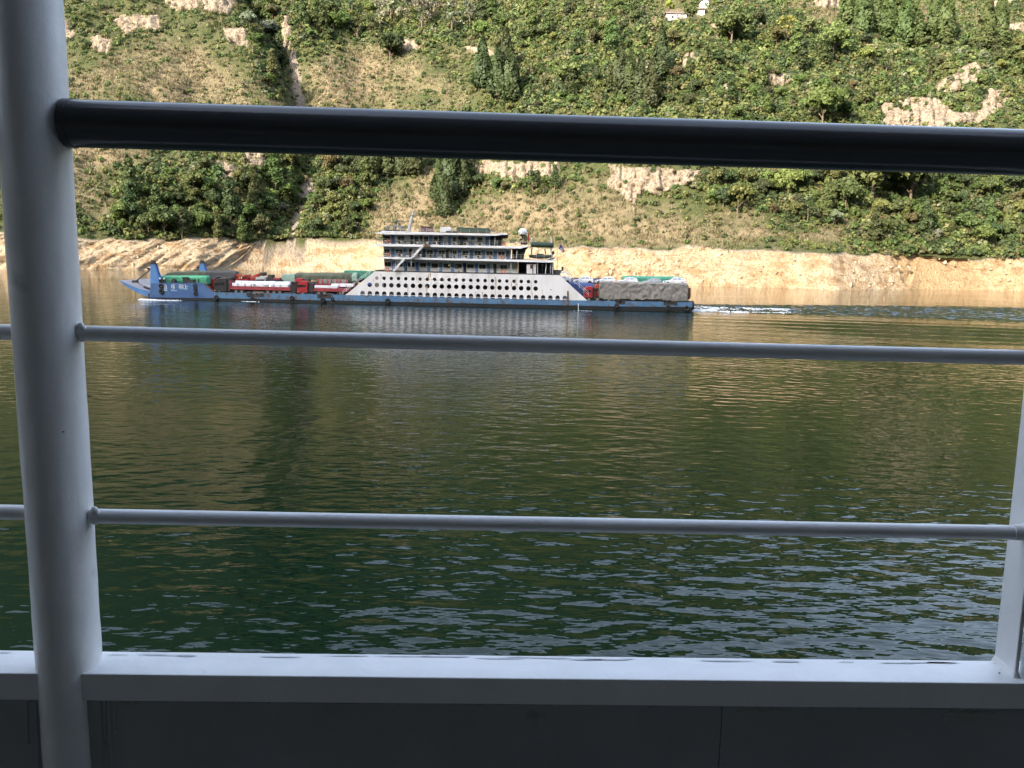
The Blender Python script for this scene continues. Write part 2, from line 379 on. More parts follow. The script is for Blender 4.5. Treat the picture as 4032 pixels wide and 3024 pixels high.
# detail of the bare bank (below about 13 m)
bank = np.clip((14.2 + 2.6 * fbm(TX / 14, TX * 0 + 3, 21, 4) - TZ) / 1.2, 0, 1)
left = np.clip((1500 - bx) / 250, 0, 1); mid = np.exp(-((bx - 2350) / 600) ** 2); right = np.clip((bx - 2950) / 150, 0, 1)
zz = TZ
str1 = fbm((TX - 0.9 * zz) / 5.0, (zz + 0.4 * TX) / 22, 22, 4); ridg = 1 - np.abs(str1) * 2.2
str2 = 1 - np.abs(fbm((TX - 0.9 * zz) / 2.2, (zz + .4 * TX) / 9, 28, 3)) * 2.2
bould = np.abs(fbm(TX / 3.2, zz / 2.6, 23, 4)); ledge = fbm(TX / 14, zz / 1.6, 24, 3)
gent = fbm(TX / 22, zz / 14, 25, 3)
fine = fbm(TX / 1.3, zz / 1.0, 29, 3)
rel = left * (1.0 * ridg + .9 * str2 + .5 * fine) + mid * (2.6 * bould + .3 * ledge + .6 * fine) + right * (.5 * gent + .35 * ledge + .5 * fbm(TX / 2.5, zz / 9, 26, 3) + .3 * fine)
edge = np.clip((TD + .5) / 2, 0, 1)
# big light ledge ends at about x=3560, behind it the bank steps back; two dark clefts further right
step = np.clip((bx - (3500 + (by - 1000) * .55)) / 14, 0, 1) * np.clip((3860 - bx) / 60, 0, 1)
cleft = np.exp(-((bx - 3745 - (by - 1060) * .06) / 9) ** 2) + np.exp(-((bx - 3830 - (by - 1060) * .42) / 10) ** 2)
YD = -bank * edge * (1.5 * rel) + bank * edge * (2.6 * step + 1.2 * cleft)
rock, scree, grass, forest = cover(bx, by)
wild = np.clip((by < -130) * 1.0 + (TD > 262), 0, 1); grass = grass * (1 - wild); forest = np.maximum(forest, wild)
streak = fbm(bx / 14, by / 95, 41, 4); crag = fbm(bx / 22, by / 18, 43, 4)
YD = YD - (1 - bank) * rock * (1.5 + 3.6 * streak + 3.0 * crag + 1.2 * fbm(bx / 5, by / 30, 44, 3)) - (1 - bank) * scree * (.6 * fbm(TX / 1.6, TY / 1.6, 51, 3))
bumpy = (1 - bank) * (1 - rock) * 0.8 * fbm(TX / 3.5, TY / 3.5, 52, 3) * np.clip(TD / 20, 0, 1)
P = np.stack([TX, TY + YD, TZ + bumpy], -1).reshape(-1, 3)
white = np.clip(0.5 + right * (0.6 * np.exp(-((bx - 3350) / 210) ** 2) - .35) + .35 * left + .5 * crag - 0.7 * np.clip(step, 0, 1), 0, 1)  # step term puts the cast shadow of the recess into the colour
cols = np.stack([np.maximum(rock, bank), np.where(bank > .5, white, np.clip(grass * .85 - .3 * fbm(bx / 30, by / 22, 45, 4) - 0.1, 0, 1) * (1 - wild)), np.maximum(bank, scree * 0.5)], -1).reshape(-1, 3)
def hill_material():
    m = bpy.data.materials.new('hillside_ground'); m.use_nodes = True; nt = m.node_tree; B = nt.nodes['Principled BSDF']; L = nt.links.new
    B.inputs['Roughness'].default_value = 0.9; B.inputs['Specular IOR Level'].default_value = 0.15
    geo = nd(nt, 'ShaderNodeNewGeometry'); a = nd(nt, 'ShaderNodeAttribute', attribute_name='cover'); sp = nd(nt, 'ShaderNodeSeparateColor'); L(a.outputs['Color'], sp.inputs[0])
    def noise(sc, st=(1,1,1), det=6, rg=.62):
        mp = nd(nt, 'ShaderNodeMapping'); mp.inputs['Scale'].default_value = st; L(geo.outputs['Position'], mp.inputs['Vector'])
        n = nd(nt, 'ShaderNodeTexNoise'); n.inputs['Scale'].default_value = sc; n.inputs['Detail'].default_value = det; n.inputs['Roughness'].default_value = rg; L(mp.outputs[0], n.inputs['Vector']); return n.outputs[0]
    def rng(f, lo, hi):
        r = nd(nt, 'ShaderNodeMapRange'); r.inputs['From Min'].default_value = lo; r.inputs['From Max'].default_value = hi; L(f, r.inputs['Value']); return r.outputs[0]
    def mix(f, A, Bc):
        x = nd(nt, 'ShaderNodeMix', data_type='RGBA')
        if hasattr(f, 'node'): L(f, x.inputs[0])
        else: x.inputs[0].default_value = f
        for s, c in ((6, A), (7, Bc)):
            if isinstance(c, tuple): x.inputs[s].default_value = rgba(c)
            else: L(c, x.inputs[s])
        return x.outputs[2]
    n1 = noise(.35); n2 = noise(1.4); nv = noise(.55, (1.6, 1.6, .22)); nb = noise(.5, (1, 1, 1), 8, .7)
    green = mix(rng(n1, .35, .65), (.042, .058, .019), (.078, .078, .032))
    dry = mix(rng(n2, .3, .7), (.150, .120, .070), (.225, .178, .108))
    green = mix(a.outputs['Alpha'], (.009, .022, .009), green)  # unseen upper woods: self-shadow of the trees put into a darker green
    ground = mix(sp.outputs['Green'], green, dry)
    cliff = mix(rng(nv, .34, .66), (.37, .30, .215), (.16, .125, .09))
    cliff = mix(rng(nb, .50, .62), cliff, (.10, .075, .055))
    bankc = mix(sp.outputs['Green'], (.37, .26, .142), (.43, .355, .25))
    bankc = mix(rng(noise(.16, (1, 1, 1.8), 8, .7), .46, .62), bankc, (.26, .165, .085))
    bankc = mix(rng(noise(.9, (1, 1, 1.8), 8, .7), .50, .68), bankc, (.15, .10, .062))
    bankc = mix(rng(noise(2.2, (1, 1, 1.4), 6, .7), .52, .70), bankc, (.11, .075, .048))
    rockc = mix(rng(sp.outputs['Blue'], .55, .9), cliff, bankc)
    scr = mix(rng(n2, .35, .65), (.28, .235, .19), (.13, .11, .085))
    base = mix(rng(sp.outputs['Blue'], .1, .45), ground, scr)
    L(mix(rng(sp.outputs['Red'], .25, .75), base, rockc), B.inputs['Base Color'])
    bn = nd(nt, 'ShaderNodeBump'); bn.inputs['Distance'].default_value = 1.6; bn.inputs['Strength'].default_value = 1.0; L(noise(.8, (1, 1, .6), 8, .68), bn.inputs['Height']); L(bn.outputs[0], B.inputs['Normal'])
    return m
hill = mesh_np('hillside', P, grid_faces(*TX.shape), hill_material(), ('POINT', cols), smooth=True); tag(hill, kind='structure')
_ca = hill.data.color_attributes['cover']; _al = np.c_[cols, 1 - wild.ravel()].astype(np.float32); _ca.data.foreach_set('color', _al.ravel())

# ridge of the near bank, behind the boat: it keeps the river in the shade
rx = np.linspace(-2600, 2600, 90); ry = np.concatenate([np.linspace(-130, -720, 40), np.linspace(-760, -1300, 14)])
RX, RY = np.meshgrid(rx, ry)
RZ = np.minimum((-RY - 140) * RIDGE / 560.0, RIDGE + 22 * fbm(RX / 130, RY * 0, 71, 3)) - np.clip((-RY - 720) * .3, 0, 400) + 12 * fbm(RX / 90, RY / 90, 72, 3) * np.clip((-RY - 140) / 100, 0, 1)
P = np.stack([RX, RY, RZ], -1).reshape(-1, 3)
RZ = np.where(RZ < 0, RZ, RZ)
nr = mesh_np('near_bank_hills', P, grid_faces(*RX.shape), hill_material(), ('POINT', np.stack([0 * RX.ravel(), .25 + 0 * RX.ravel(), 0 * RX.ravel()], -1)), smooth=True); tag(nr, kind='structure')

# gorge bends up- and downstream: unseen hills added to block low sky light
for sx in (-1, 1):
    ex = np.linspace(900, 1700, 30); ey = np.linspace(-1000, 1100, 50); EX, EY = np.meshgrid(ex, ey)
    EZ = np.minimum((EX - 950) * .85, 390 + 30 * fbm(EY / 150, EX * 0 + sx, 81, 3)) + 14 * fbm(EX / 90, EY / 90, 82, 3) * np.clip((EX - 960) / 80, 0, 1)
    P = np.stack([sx * EX, EY, EZ], -1).reshape(-1, 3); fc = grid_faces(*EX.shape)
    eh = mesh_np('sky_block_hills', P, fc, hill.data.materials[0], ('POINT', np.stack([0 * EX.ravel(), .25 + 0 * EX.ravel(), 0 * EX.ravel()], -1)), smooth=True); tag(eh, kind='structure')
# ------------------------------------------------------------------ vegetation on the far slope
def leaf_material(name, rough=.6):
    m = bpy.data.materials.new(name); m.use_nodes = True; nt = m.node_tree; B = nt.nodes['Principled BSDF']; L = nt.links.new
    B.inputs['Roughness'].default_value = rough; B.inputs['Specular IOR Level'].default_value = .25
    a = nd(nt, 'ShaderNodeAttribute', attribute_name='cover'); oi = nd(nt, 'ShaderNodeObjectInfo')
    mx = nd(nt, 'ShaderNodeMix', data_type='RGBA', blend_type='MULTIPLY'); mx.inputs[0].default_value = 1
    L(a.outputs['Color'], mx.inputs[6]); L(oi.outputs['Color'], mx.inputs[7]); L(mx.outputs[2], B.inputs['Base Color'])
    tr = nd(nt, 'ShaderNodeBsdfTranslucent'); L(mx.outputs[2], tr.inputs[0]); ms = nd(nt, 'ShaderNodeMixShader'); ms.inputs[0].default_value = .40
    L(B.outputs[0], ms.inputs[1]); L(tr.outputs[0], ms.inputs[2]); L(ms.outputs[0], nt.nodes['Material Output'].inputs[0])
    return m
LEAF = leaf_material('foliage'); BARK = mat('bark', (.16, .12, .085), .9, col2=(.08, .06, .045), scale=2)
def quads(C, Nn, size, jitter=.55, aspect=1.0):
    """one leaf-clump quad per centre, turned roughly outwards"""
    n = len(C); D = Nn + jitter * RNG.normal(size=(n, 3)); D /= np.linalg.norm(D, axis=1, keepdims=True) + 1e-9
    T = np.cross(D, RNG.normal(size=(n, 3))); T /= np.linalg.norm(T, axis=1, keepdims=True) + 1e-9; Bt = np.cross(D, T)
    s = (size * RNG.uniform(.6, 1.3, n))[:, None]
    V = np.stack([C - T * s - Bt * s * aspect * .5, C + T * s * .45 - Bt * s * aspect, C + T * s + Bt * s * aspect * .55, C - T * s * .5 + Bt * s * aspect], 1)
    return V
def blobs(cent, rad, per, dens=1.0):
    """leaf centres on the shells of several lobes"""
    Cs, Ns = [], []
    for c, r in zip(cent, rad):
        k = int(per * r * r * dens); v = RNG.normal(size=(k, 3)); v[:, 2] = np.where(v[:, 2] < -.4, -v[:, 2], v[:, 2]); v /= np.linalg.norm(v, axis=1, keepdims=True)
        Cs.append(np.array(c) + v * r * RNG.uniform(.78, 1.1, (k, 1))); Ns.append(v)
    return np.concatenate(Cs), np.concatenate(Ns)
def hill_z(x, y): return terrain(np.atleast_1d(np.float64(x)), np.atleast_1d(np.float64(y)))

# scrub, bushes and dry grass: one ground cover
N = 90000
cx = RNG.uniform(-345, 345, N); cd = RNG.uniform(10.5, 262, N); cyy = cd + shore(cx, cd)
czz = terrain(cx, cyy); ppx, ppy = project(np.stack([cx, cyy, czz], -1))
ok = (ppx > -160) & (ppx < 4190) & (ppy > -170) & (ppy < 1100); cx, cyy, czz, ppx, ppy = [q[ok] for q in (cx, cyy, czz, ppx, ppy)]
rk, sc_, gr, fo = cover(ppx, ppy)
low = np.clip((czz - 13.0 - 2.6 * fbm(cx / 14, cx * 0 + 3, 21, 4)) / 1.6, 0, 1)
pb = np.clip(.40 + .75 * fo - .24 * np.clip(gr, 0, 1), .14, .97) * (1 - .90 * rk) * (1 - .88 * sc_) * low * (1 - ((ppx > 2612) & (ppx < 2800) & (ppy > 30) & (ppy < 92)))
u = RNG.random(len(cx)); isb = u < pb * .72
tint = fbm(ppx / 120, ppy / 70, 61, 3); tone = RNG.random(len(cx))
V_all, C_all = [], []
idx = np.where(isb)[0]; nb = len(idx); K = 46
r = (0.7 + 1.5 * RNG.random(nb) ** 1.8) * (0.7 + .55 * np.clip(fo[idx], 0, 1))
dirs = RNG.normal(size=(nb, K, 3)); dirs[..., 2] = np.abs(dirs[..., 2]) * 1.0 - .12; dirs /= np.linalg.norm(dirs, axis=-1, keepdims=True)
rad = r[:, None, None] * RNG.uniform(.7, 1.12, (nb, K, 1)) * np.array([1.0, 1.0, 1.1])
base = np.stack([cx[idx], cyy[idx], czz[idx] + .25 * r], -1)
C = (base[:, None] + dirs * rad).reshape(-1, 3)
V = quads(C, dirs.reshape(-1, 3), np.repeat(.25 * r + .07, K))
pal = np.array([(.085, .125, .028), (.060, .100, .026), (.115, .130, .034), (.050, .075, .026), (.135, .125, .045), (.100, .095, .040), (.150, .175, .050), (.150, .165, .090)])
pi = RNG.choice(len(pal), nb, p=[.24, .2, .16, .14, .1, .08, .05, .03]); t2 = tint[idx]
pi = np.where((t2 > .3) & (RNG.random(nb) < .5), 2, pi); pi = np.where((t2 < -.3) & (RNG.random(nb) < .5), 3, pi)
bc = 1.25 * pal[pi] * RNG.uniform(.75, 1.25, (nb, 1))
bc = .82 * bc + .18 * bc.mean(1, keepdims=True) * np.array([1.05, 1.05, .8])
fc = np.repeat(bc, K, 0) * RNG.uniform(.8, 1.2, (nb * K, 1))
V_all.append(V); C_all.append(fc)
# dry grass tufts
pg = np.clip(.10 + .9 * np.clip(gr, 0, 1) - .25 * fo, .03, 1) * (1 - .95 * rk) * (1 - .85 * sc_) * np.clip((czz - 12.8) / 2, 0, 1)
idx = np.where((~isb) & (RNG.random(len(cx)) < pg * .8))[0]; ng = len(idx); K = 9
base = np.stack([cx[idx], cyy[idx], czz[idx]], -1)[:, None] + RNG.normal(size=(ng, K, 3)) * np.array([.7, .7, .12])
hgt = RNG.uniform(.5, 1.5, (ng, K, 1)); wd = RNG.uniform(.10, .28, (ng, K, 1)); ang = RNG.uniform(0, math.pi, (ng, K, 1))
side = np.concatenate([np.cos(ang), np.sin(ang), 0 * ang], -1) * wd; top = np.concatenate([RNG.normal(size=(ng, K, 2)) * .22, np.ones((ng, K, 1))], -1) * hgt
V = np.stack([base - side, base + side, base + top + side * .5, base + top - side * .5], 2).reshape(-1, 4, 3)
gp = np.array([(.205, .165, .095), (.165, .138, .076), (.25, .20, .125), (.14, .135, .066), (.105, .12, .05)])
gc = gp[RNG.choice(5, ng, p=[.3, .25, .15, .17, .13])] * RNG.uniform(.8, 1.2, (ng, 1))
V_all.append(V); C_all.append(np.repeat(gc, K, 0) * RNG.uniform(.8, 1.2, (ng * K, 1)))
V = np.concatenate(V_all); Cc = np.concatenate(C_all); nq = len(V)
scrub = mesh_np('hillside_scrub', V.reshape(-1, 3), np.arange(nq * 4).reshape(-1, 4), LEAF, ('FACE', Cc))
tag(scrub, 'low scrub, bushes and dry grass covering the far hillside', 'scrub', kind='stuff')

# loose stones on the bare bank and in the screes
cx = RNG.uniform(-330, 330, 26000); cd = RNG.uniform(.3, 230, 26000) ; cd[:14000] = RNG.uniform(.3, 13, 14000)
cyy = cd + shore(cx, cd); czz = terrain(cx, cyy); qx, qy = project(np.stack([cx, cyy, czz], -1)); rk, sc_, gr, fo = cover(qx, qy)
pr = np.where(czz < 13, .05 + .45 * np.exp(-((qx - 2450) / 420) ** 2) + .06 * (qx < 1500), .75 * sc_)
sel = RNG.random(len(cx)) < pr; cx, cyy, czz, qx = cx[sel], cyy[sel], czz[sel], qx[sel]
ico = bmesh.new(); bmesh.ops.create_icosphere(ico, subdivisions=1, radius=1); iv = np.array([v.co[:] for v in ico.verts]); fi = np.array([[v.index for v in f.verts] for f in ico.faces]); ico.free()
n = len(cx); rr = .2 + .95 * RNG.random(n) ** 4; sh = RNG.uniform(.6, 1.25, (n, len(iv), 1)); sq = RNG.uniform(.6, 1.2, (n, 1, 3))
V = (iv[None] * sh * sq * rr[:, None, None] + np.stack([cx, cyy - .5, czz], -1)[:, None]).reshape(-1, 3)
Fc = (fi[None] + (np.arange(n) * len(iv))[:, None, None]).reshape(-1, 3)
STONE = mat('bank_stone', (.36, .28, .19), .9, col2=(.20, .145, .09), scale=.5, col3=(.42, .37, .30), scale3=.9)
st = mesh_np('bank_stones', V, Fc, STONE, k=3); tag(st, 'loose pale stones and boulders scattered on the bare far bank', 'stones', kind='stuff')

# tree kinds: crown of lobes, each with many leaf clumps, and a trunk with limbs
def tree_proto(kind, seed):
    rnd = random.Random(seed); cent, rad = [], []
    if kind == 'broad':
        cent.append((0, 0, 5.2)); rad.append(2.3)
        for k in range(9):
            a = k * 2.4 + rnd.random(); q = rnd.uniform(1.4, 2.9); cent.append((q * math.cos(a), q * math.sin(a), rnd.uniform(3.0, 6.6))); rad.append(rnd.uniform(.95, 1.75))
        cent.append((rnd.uniform(-.8, .8), 0, 7.0)); rad.append(1.3)
        C, Nn = blobs(cent, rad, 74); V = quads(C, Nn, np.full(len(C), .31), .6)
    elif kind == 'tall':
        for k in range(9):
            h = 2.6 + k * .95; q = .9 * (1 - k / 11); a = k * 2.1; cent.append((q * math.cos(a), q * math.sin(a), h)); rad.append(1.75 - .10 * k)
        C, Nn = blobs(cent, rad, 66); V = quads(C, Nn, np.full(len(C), .29), .6)
    elif kind == 'cypress':
        n = 1100; t = RNG.random(n); a = RNG.uniform(0, 2 * math.pi, n); R_ = 1.75 * (1 - t) ** .75 * (0.55 + .6 * np.sin(np.minimum(t * 9, 1.57))) * (1 + .25 * np.sin(a * 3 + t * 9))
        C = np.stack([R_ * np.cos(a), R_ * np.sin(a), .6 + t * 9.4], -1); Nn = np.stack([np.cos(a), np.sin(a), .4 + 0 * a], -1); V = quads(C, Nn, np.full(n, .28), .5, 1.3)
    else:                                            # open pale tree
        for k in range(11):
            a = k * 2.4; q = rnd.uniform(.3, 2.3); cent.append((q * math.cos(a), q * math.sin(a), rnd.uniform(2.8, 7.6))); rad.append(rnd.uniform(.6, 1.15))
        C, Nn = blobs(cent, rad, 30, .9); V = quads(C, Nn, np.full(len(C), .34), .8)
    n = len(V); col = RNG.uniform(.8, 1.2, (n, 1)) * np.array([[1, 1, 1]])
    crown = mesh_np('crown', V.reshape(-1, 3), np.arange(n * 4).reshape(-1, 4), LEAF, ('FACE', col))
    top = 4.6 if kind != 'cypress' else 8.5
    tb = MB(); tb.tube((0, 0, -1.2), (0.1, 0, top * .55), .26, 7, .18); tb.tube((0.1, 0, top * .55), (0, 0.05, top), .18, 7, .07)
    if kind != 'cypress':
        for k in range(4):
            a = k * 1.7 + seed; tb.tube((.05, 0, top * (.45 + .1 * k)), (1.5 * math.cos(a), 1.5 * math.sin(a), top * (.8 + .1 * k)), .11, 6, .04)
    trunk = tb.build('trunk', BARK)
    return crown, trunk
PROTO = {k: [tree_proto(k, s) for s in range(nn)] for k, nn in (('broad', 4), ('tall', 2), ('cypress', 2), ('open', 2))}
_used = set()
def put_tree(kind, px, py, rpx, label, group, color):
    """tree whose crown shows at the photo point, standing on the slope"""
    hi_ = 5.0 if kind in ('broad', 'open') else 5.5
    # the foot is lower than the crown centre: march down the ray of the crown point to find the slope
    x, Y = slope_real(px, py); dist = math.hypot(x, Y); s = rpx * dist / FPX / (3.3 if kind == 'broad' else 2.6 if kind == 'open' else 2.2 if kind == 'tall' else 1.7)
    Y0 = Y - hi_ * s * .55; z0 = float(hill_z(x, Y0)[0])
    x = x * Y0 / Y
    root = thing('tree', label, 'tree', (x, Y0, z0 - .2), group); root.scale = (s, s, s * random.uniform(.92, 1.08)); root.rotation_euler = (0, 0, random.uniform(0, 6.28))
    k = random.randrange(len(PROTO[kind])); c, t = PROTO[kind][k]
    for src in (c, t):
        if (kind, k, src.name) in _used: o = src.copy(); COL.objects.link(o)
        else: o = src; _used.add((kind, k, src.name))
        o.parent = root; mean_ = sum(color) / 3; o.color = (*([.90 * q_ + .10 * mean_ for q_ in color] if src is c else (1, 1, 1)), 1)
    return root
def slope_real(px, py):
    d = ray(px, py); Ys = np.arange(300, 640, 1.0); t = Ys / d.y; xs_ = d.x * t; zs = CAMZ + d.z * t
    h = terrain(xs_, Ys); below = np.where(zs < h)[0]
    i = below[0] if len(below) else len(Ys) - 1
    return float(xs_[i]), float(Ys[i])
G1 = (.112, .148, .038); G2 = (.085, .117, .034); G3 = (.064, .086, .031); G4 = (.165, .195, .052); G5 = (.122, .122, .046); G6 = (.19, .20, .125)
NAMED = [('broad', 3440, 745, 88, 'largest round bright green tree on the right slope, lower right of the top handrail', G4, None),
 ('broad', 3105, 755, 46, 'round bright green tree left of the largest round tree on the right slope', G4, None),
 ('broad', 2228, 328, 44, 'round yellow-green tree standing alone in dark wood just above the top handrail', G4, None),
 ('broad', 2880, 150, 60, 'wide domed green tree beside the narrow rock face right of the white farmhouses', G1, None),
 ('broad', 648, 905, 44, 'dark round tree at the foot of the left slope, by the grey bare branches', G2, None),
 ('broad', 1535, 205, 44, 'dark leafy tree alone in dry grass below the orange rock edge', G3, None),
 ('broad', 2635, 30, 14, 'small vivid yellow-green tree just left of the white farmhouse', (.30, .36, .05), None),
 ('broad', 2722, 82, 24, 'green tree growing between the two white farmhouses', G1, None),
 ('open', 3095, 150, 34, 'yellow flowering bush in the wood right of the domed tree', (.26, .24, .05), None),
 ('open', 2905, 835, 36, 'small yellow-flowering bush on the right slope below the handrail', (.18, .19, .05), None),
 ('broad', 3330, 800, 50, 'dark green tree under the left side of the largest round tree', G2, None),
 ('broad', 3590, 760, 80, 'broad mid-green tree just right of the largest round tree', G2, None),
 ('broad', 3280, 210, 48, 'light green tree in the middle of the upper right wood', G4, None),
 ('broad', 3240, 480, 60, 'light green tree left of the broad pale cliff on the right', G1, None)]
for x, y, r in [(1750, 700, 36), (1775, 760, 38), (1735, 770, 34), (1800, 690, 36), (1768, 640, 36), (1820, 740, 30), (1752, 830, 28)]:
    NAMED.append(('cypress', x, y, r, 'dark cypress in the tight clump above the ferry superstructure', G3, 'cypress clump above the ferry'))
for x, y, r in [(1420, 650, 30), (1470, 655, 34), (1530, 660, 32), (1585, 655, 30), (1625, 660, 32)]:
    NAMED.append(('cypress', x, y, r, 'dark conifer in the row just under the top handrail, right of the gully', G3, 'conifers under the handrail'))
for x, y in [(3335, 70), (3375, 55), (3440, 85), (3520, 95), (3585, 95), (3390, 120), (3490, 130), (3680, 120), (3720, 150), (3560, 160), (3880, 160), (3930, 160)]:
    NAMED.append(('cypress', x, y, 30, 'pointed dark conifer on the upper right slope near the tan clearing', G2, 'conifers by the tan clearing'))
for x, y in [(1900, 330), (1960, 345), (2010, 360), (1990, 300), (2480, 360), (2520, 380), (2440, 350), (2560, 400), (2600, 280)]:
    NAMED.append(('cypress', x, y, 34, 'pointed dark conifer in the wood above the middle of the handrail', G3, 'conifers above the handrail'))
for x, y, r in [(1495, 105, 34), (1540, 70, 34), (1600, 90, 38), (1660, 110, 36), (1720, 60, 40), (1850, 75, 40), (1780, 105, 36), (1500, 40, 30), (1690, 80, 30)]:
    NAMED.append(('open', x, y, r, 'pale grey-green tree in the grove above the orange rock edges', G6, 'pale grove at the top'))
taken = [(2665, 66, 42), (2755, 45, 30), (2640, 90, 30), (2700, 90, 30)]
for k, x, y, r, lab, c, g in NAMED:
    put_tree(k, x, y, r, lab, g, tuple(q * random.uniform(.9, 1.1) for q in c)); taken.append((x, y, r))
ZONES = [((280, 40, 1120, 420), 9, 'green tree scattered on the dry slope left of the gully, above the handrail', 'trees left of the gully above the rail', .35),
 ((330, 640, 1160, 940), 52, 'green tree in the dense wood left of the gully, below the handrail', 'trees left of the gully below the rail', .75),
 ((960, 20, 1110, 400), 10, 'dark tree on the shady side of the upper gully', 'trees in the shady gully', .5),
 ((1190, 20, 1500, 160), 14, 'green tree on the slope right of the upper gully', 'trees right of the upper gully', .5),
 ((1230, 660, 1560, 915), 34, 'green tree in the wood right of the lower gully, behind the bow cargo', 'trees right of the lower gully', .7),
 ((1850, 20, 2560, 440), 44, 'leafy tree in the wood above the middle of the handrail', 'wood above the middle of the handrail', .6),
 ((1880, 700, 2400, 780), 14, 'green tree in the belt under the two white cliffs', 'trees under the white cliffs', .55),
 ((2640, 90, 3450, 480), 48, 'leafy tree in the wood below and right of the farmhouses', 'wood right of the farmhouses', .6),
 ((3450, 140, 4090, 380), 24, 'leafy tree in the wood above the broad pale cliff', 'wood above the pale cliff', .6),
 ((2760, 690, 3400, 900), 30, 'green tree on the slope right of the ferry, below the handrail', 'trees right of the ferry', .5),
 ((3400, 680, 4090, 960), 48, 'green tree in the dense wood at the far right, below the handrail', 'dense wood at the far right', .75)]
for (x0, y0, x1, y1), n, lab, g, thr in ZONES:
    got = 0; M_ = 1500; qx_ = RNG.uniform(x0, x1, M_); qy_ = RNG.uniform(y0, y1, M_); qr_ = RNG.uniform(15, 31, M_) * np.where(qy_ < 450, .9, 1.1)
    a_, b_, c_, d_ = cover(qx_, qy_); okc = (a_ < .2) & (b_ < .2) & (d_ > thr) & (c_ < .75)
    for dy in (-.8, -1.5, .9): a_, b_, _, _ = cover(qx_, qy_ + dy * qr_); okc &= (a_ < .2) & (b_ < .2)
    for x, y, r in zip(qx_[okc], qy_[okc], qr_[okc]):
        if got >= n: break
        x, y, r = float(x), float(y), float(r)
        if any((x - u) ** 2 + (y - v) ** 2 < (.62 * (r + w)) ** 2 for u, v, w in taken): continue
        taken.append((x, y, r)); got += 1
        kind = random.choices(['broad', 'tall', 'open'], [.72, .18, .1])[0]
        c = random.choices([G1, G2, G3, G4, G5, G6], [.3, .27, .17, .1, .12, .04] if kind == 'broad' else [.4, .4, .2, 0, 0, 0])[0]
        put_tree(kind, x, y, r, lab, g, tuple(q * random.uniform(.85, 1.15) for q in c))
for k in PROTO:                                    # kinds that were never planted
    for i, (c, t) in enumerate(PROTO[k]):
        for src in (c, t):
            if (k, i, src.name) not in _used and src.parent is None: bpy.data.objects.remove(src)

# ------------------------------------------------------------------ farmhouses high on the slope
PLASTER = mat('white_plaster', (.62, .60, .56), .85, col2=(.52, .49, .45), scale=.6)
TILE = mat('roof_tile', (.16, .12, .10), .8, col2=(.10, .075, .065), scale=2, stretch=(4, 1, 1)); DARK = mat('dark_opening', (.02, .02, .02), .6)
def house(px, py, wpx, hpx, depth, label, gable=False):
    x, Y = slope_real(px + wpx * .5, py + hpx); Y -= 2
    a = at(px, py, Y); b = at(px + wpx, py + hpx, Y); W = b.x - a.x; H = a.z - b.z
    r = thing('farmhouse', label, 'house', (a.x + W / 2, Y, b.z - 2))
    m = MB().box((a.x, Y, b.z - 3), (b.x, Y + depth, a.z)); 
    if gable: m.prism([(a.x, a.z), (b.x, a.z), ((a.x + b.x) / 2, a.z + W * .3)], Y, Y + depth)
    m.build('wall', PLASTER, r)
    rf = MB(); o = .7
    if gable:
        for s in (-1, 1):
            xm = (a.x + b.x) / 2; xe = xm + s * (W / 2 + o); zt = a.z + W * .3 + .15; ze = a.z - o * .6 + .15
            rf.prism([(xm, zt), (xe, ze), (xe, ze + .25), (xm, zt + .3)], Y - o, Y + depth + o)
    else:
        t = H * .55
        for s in (0, 1):
            y_e = Y - o if s == 0 else Y + depth + o; ym = Y + depth / 2
            vs = [(a.x - o, y_e, a.z - .2), (b.x + o, y_e, a.z - .2), (b.x + o, ym, a.z + t), (a.x - o, ym, a.z + t)]; vs += [(p[0], p[1], p[2] + .25) for p in vs]
            rf.add(vs, [(0, 1, 2, 3), (4, 5, 6, 7), (0, 1, 5, 4), (1, 2, 6, 5), (2, 3, 7, 6), (3, 0, 4, 7)])
        MB().prism([(0, 0)], 0, 0) if False else None
    rf.build('roof', TILE, r)
    MB().box((a.x + W * .24, Y - .06, b.z + H * .1), (a.x + W * .34, Y + .1, b.z + H * .62)).build('door', DARK, r)
    for q in (.50, .78):
        MB().box((a.x + W * q, Y - .06, b.z + H * .4), (a.x + W * (q + .06), Y + .1, b.z + H * .75)).build('window', DARK, r)
house(2627, 52, 76, 24, 7, 'long low white farmhouse with a brown tiled roof at the top of the hillside')
house(2747, 35, 27, 18, 5, 'small white house with dark roof, right of the long farmhouse')
house(2757, 6, 34, 16, 6, 'pinkish gabled house highest on the slope, above the small white house', True)
# ------------------------------------------------------------------ the boat we stand on: railing, bulwark, deck, roof
RY0, RK = 1.18, 0.028                              # railing line: Y = RY0 + RK * x
def rail_at(px, py, off=0.0):
    d = ray(px, py); t = (RY0 + off) / (d.y - RK * d.x); return Vector((d.x * t, d.y * t, CAMZ + d.z * t))
def painted(name, col, rough, bump=.0011, dirty=None):
    return mat(name, col, rough, col2=tuple(c * .88 for c in col), scale=7, bump=bump, bscale=55, col3=dirty or tuple(c * .6 for c in col), lo3=.66, hi3=.80, scale3=11)
WHITE = painted('white_marine_paint', (.87, .87, .88), .38); RAILP = painted('dark_rail_paint', (.060, .062, .066), .20, .0003)
GREYP = painted('grey_bulwark_paint', (.36, .365, .375), .5, .0008, (.18, .17, .16))
DECKP = mat('deck_paint', (.20, .20, .20), .7, col2=(.07, .08, .07), scale=4); CEILP = mat('ceiling_panel', (.36, .36, .36), .8, scale=3); WALLP = mat('cabin_panel', (.36, .36, .36), .7, scale=2)
boat = thing('river_boat', 'white painted railing and bulwark of the boat we stand on, nearest of all', 'boat', (0, RY0, CAMZ - 1.0))
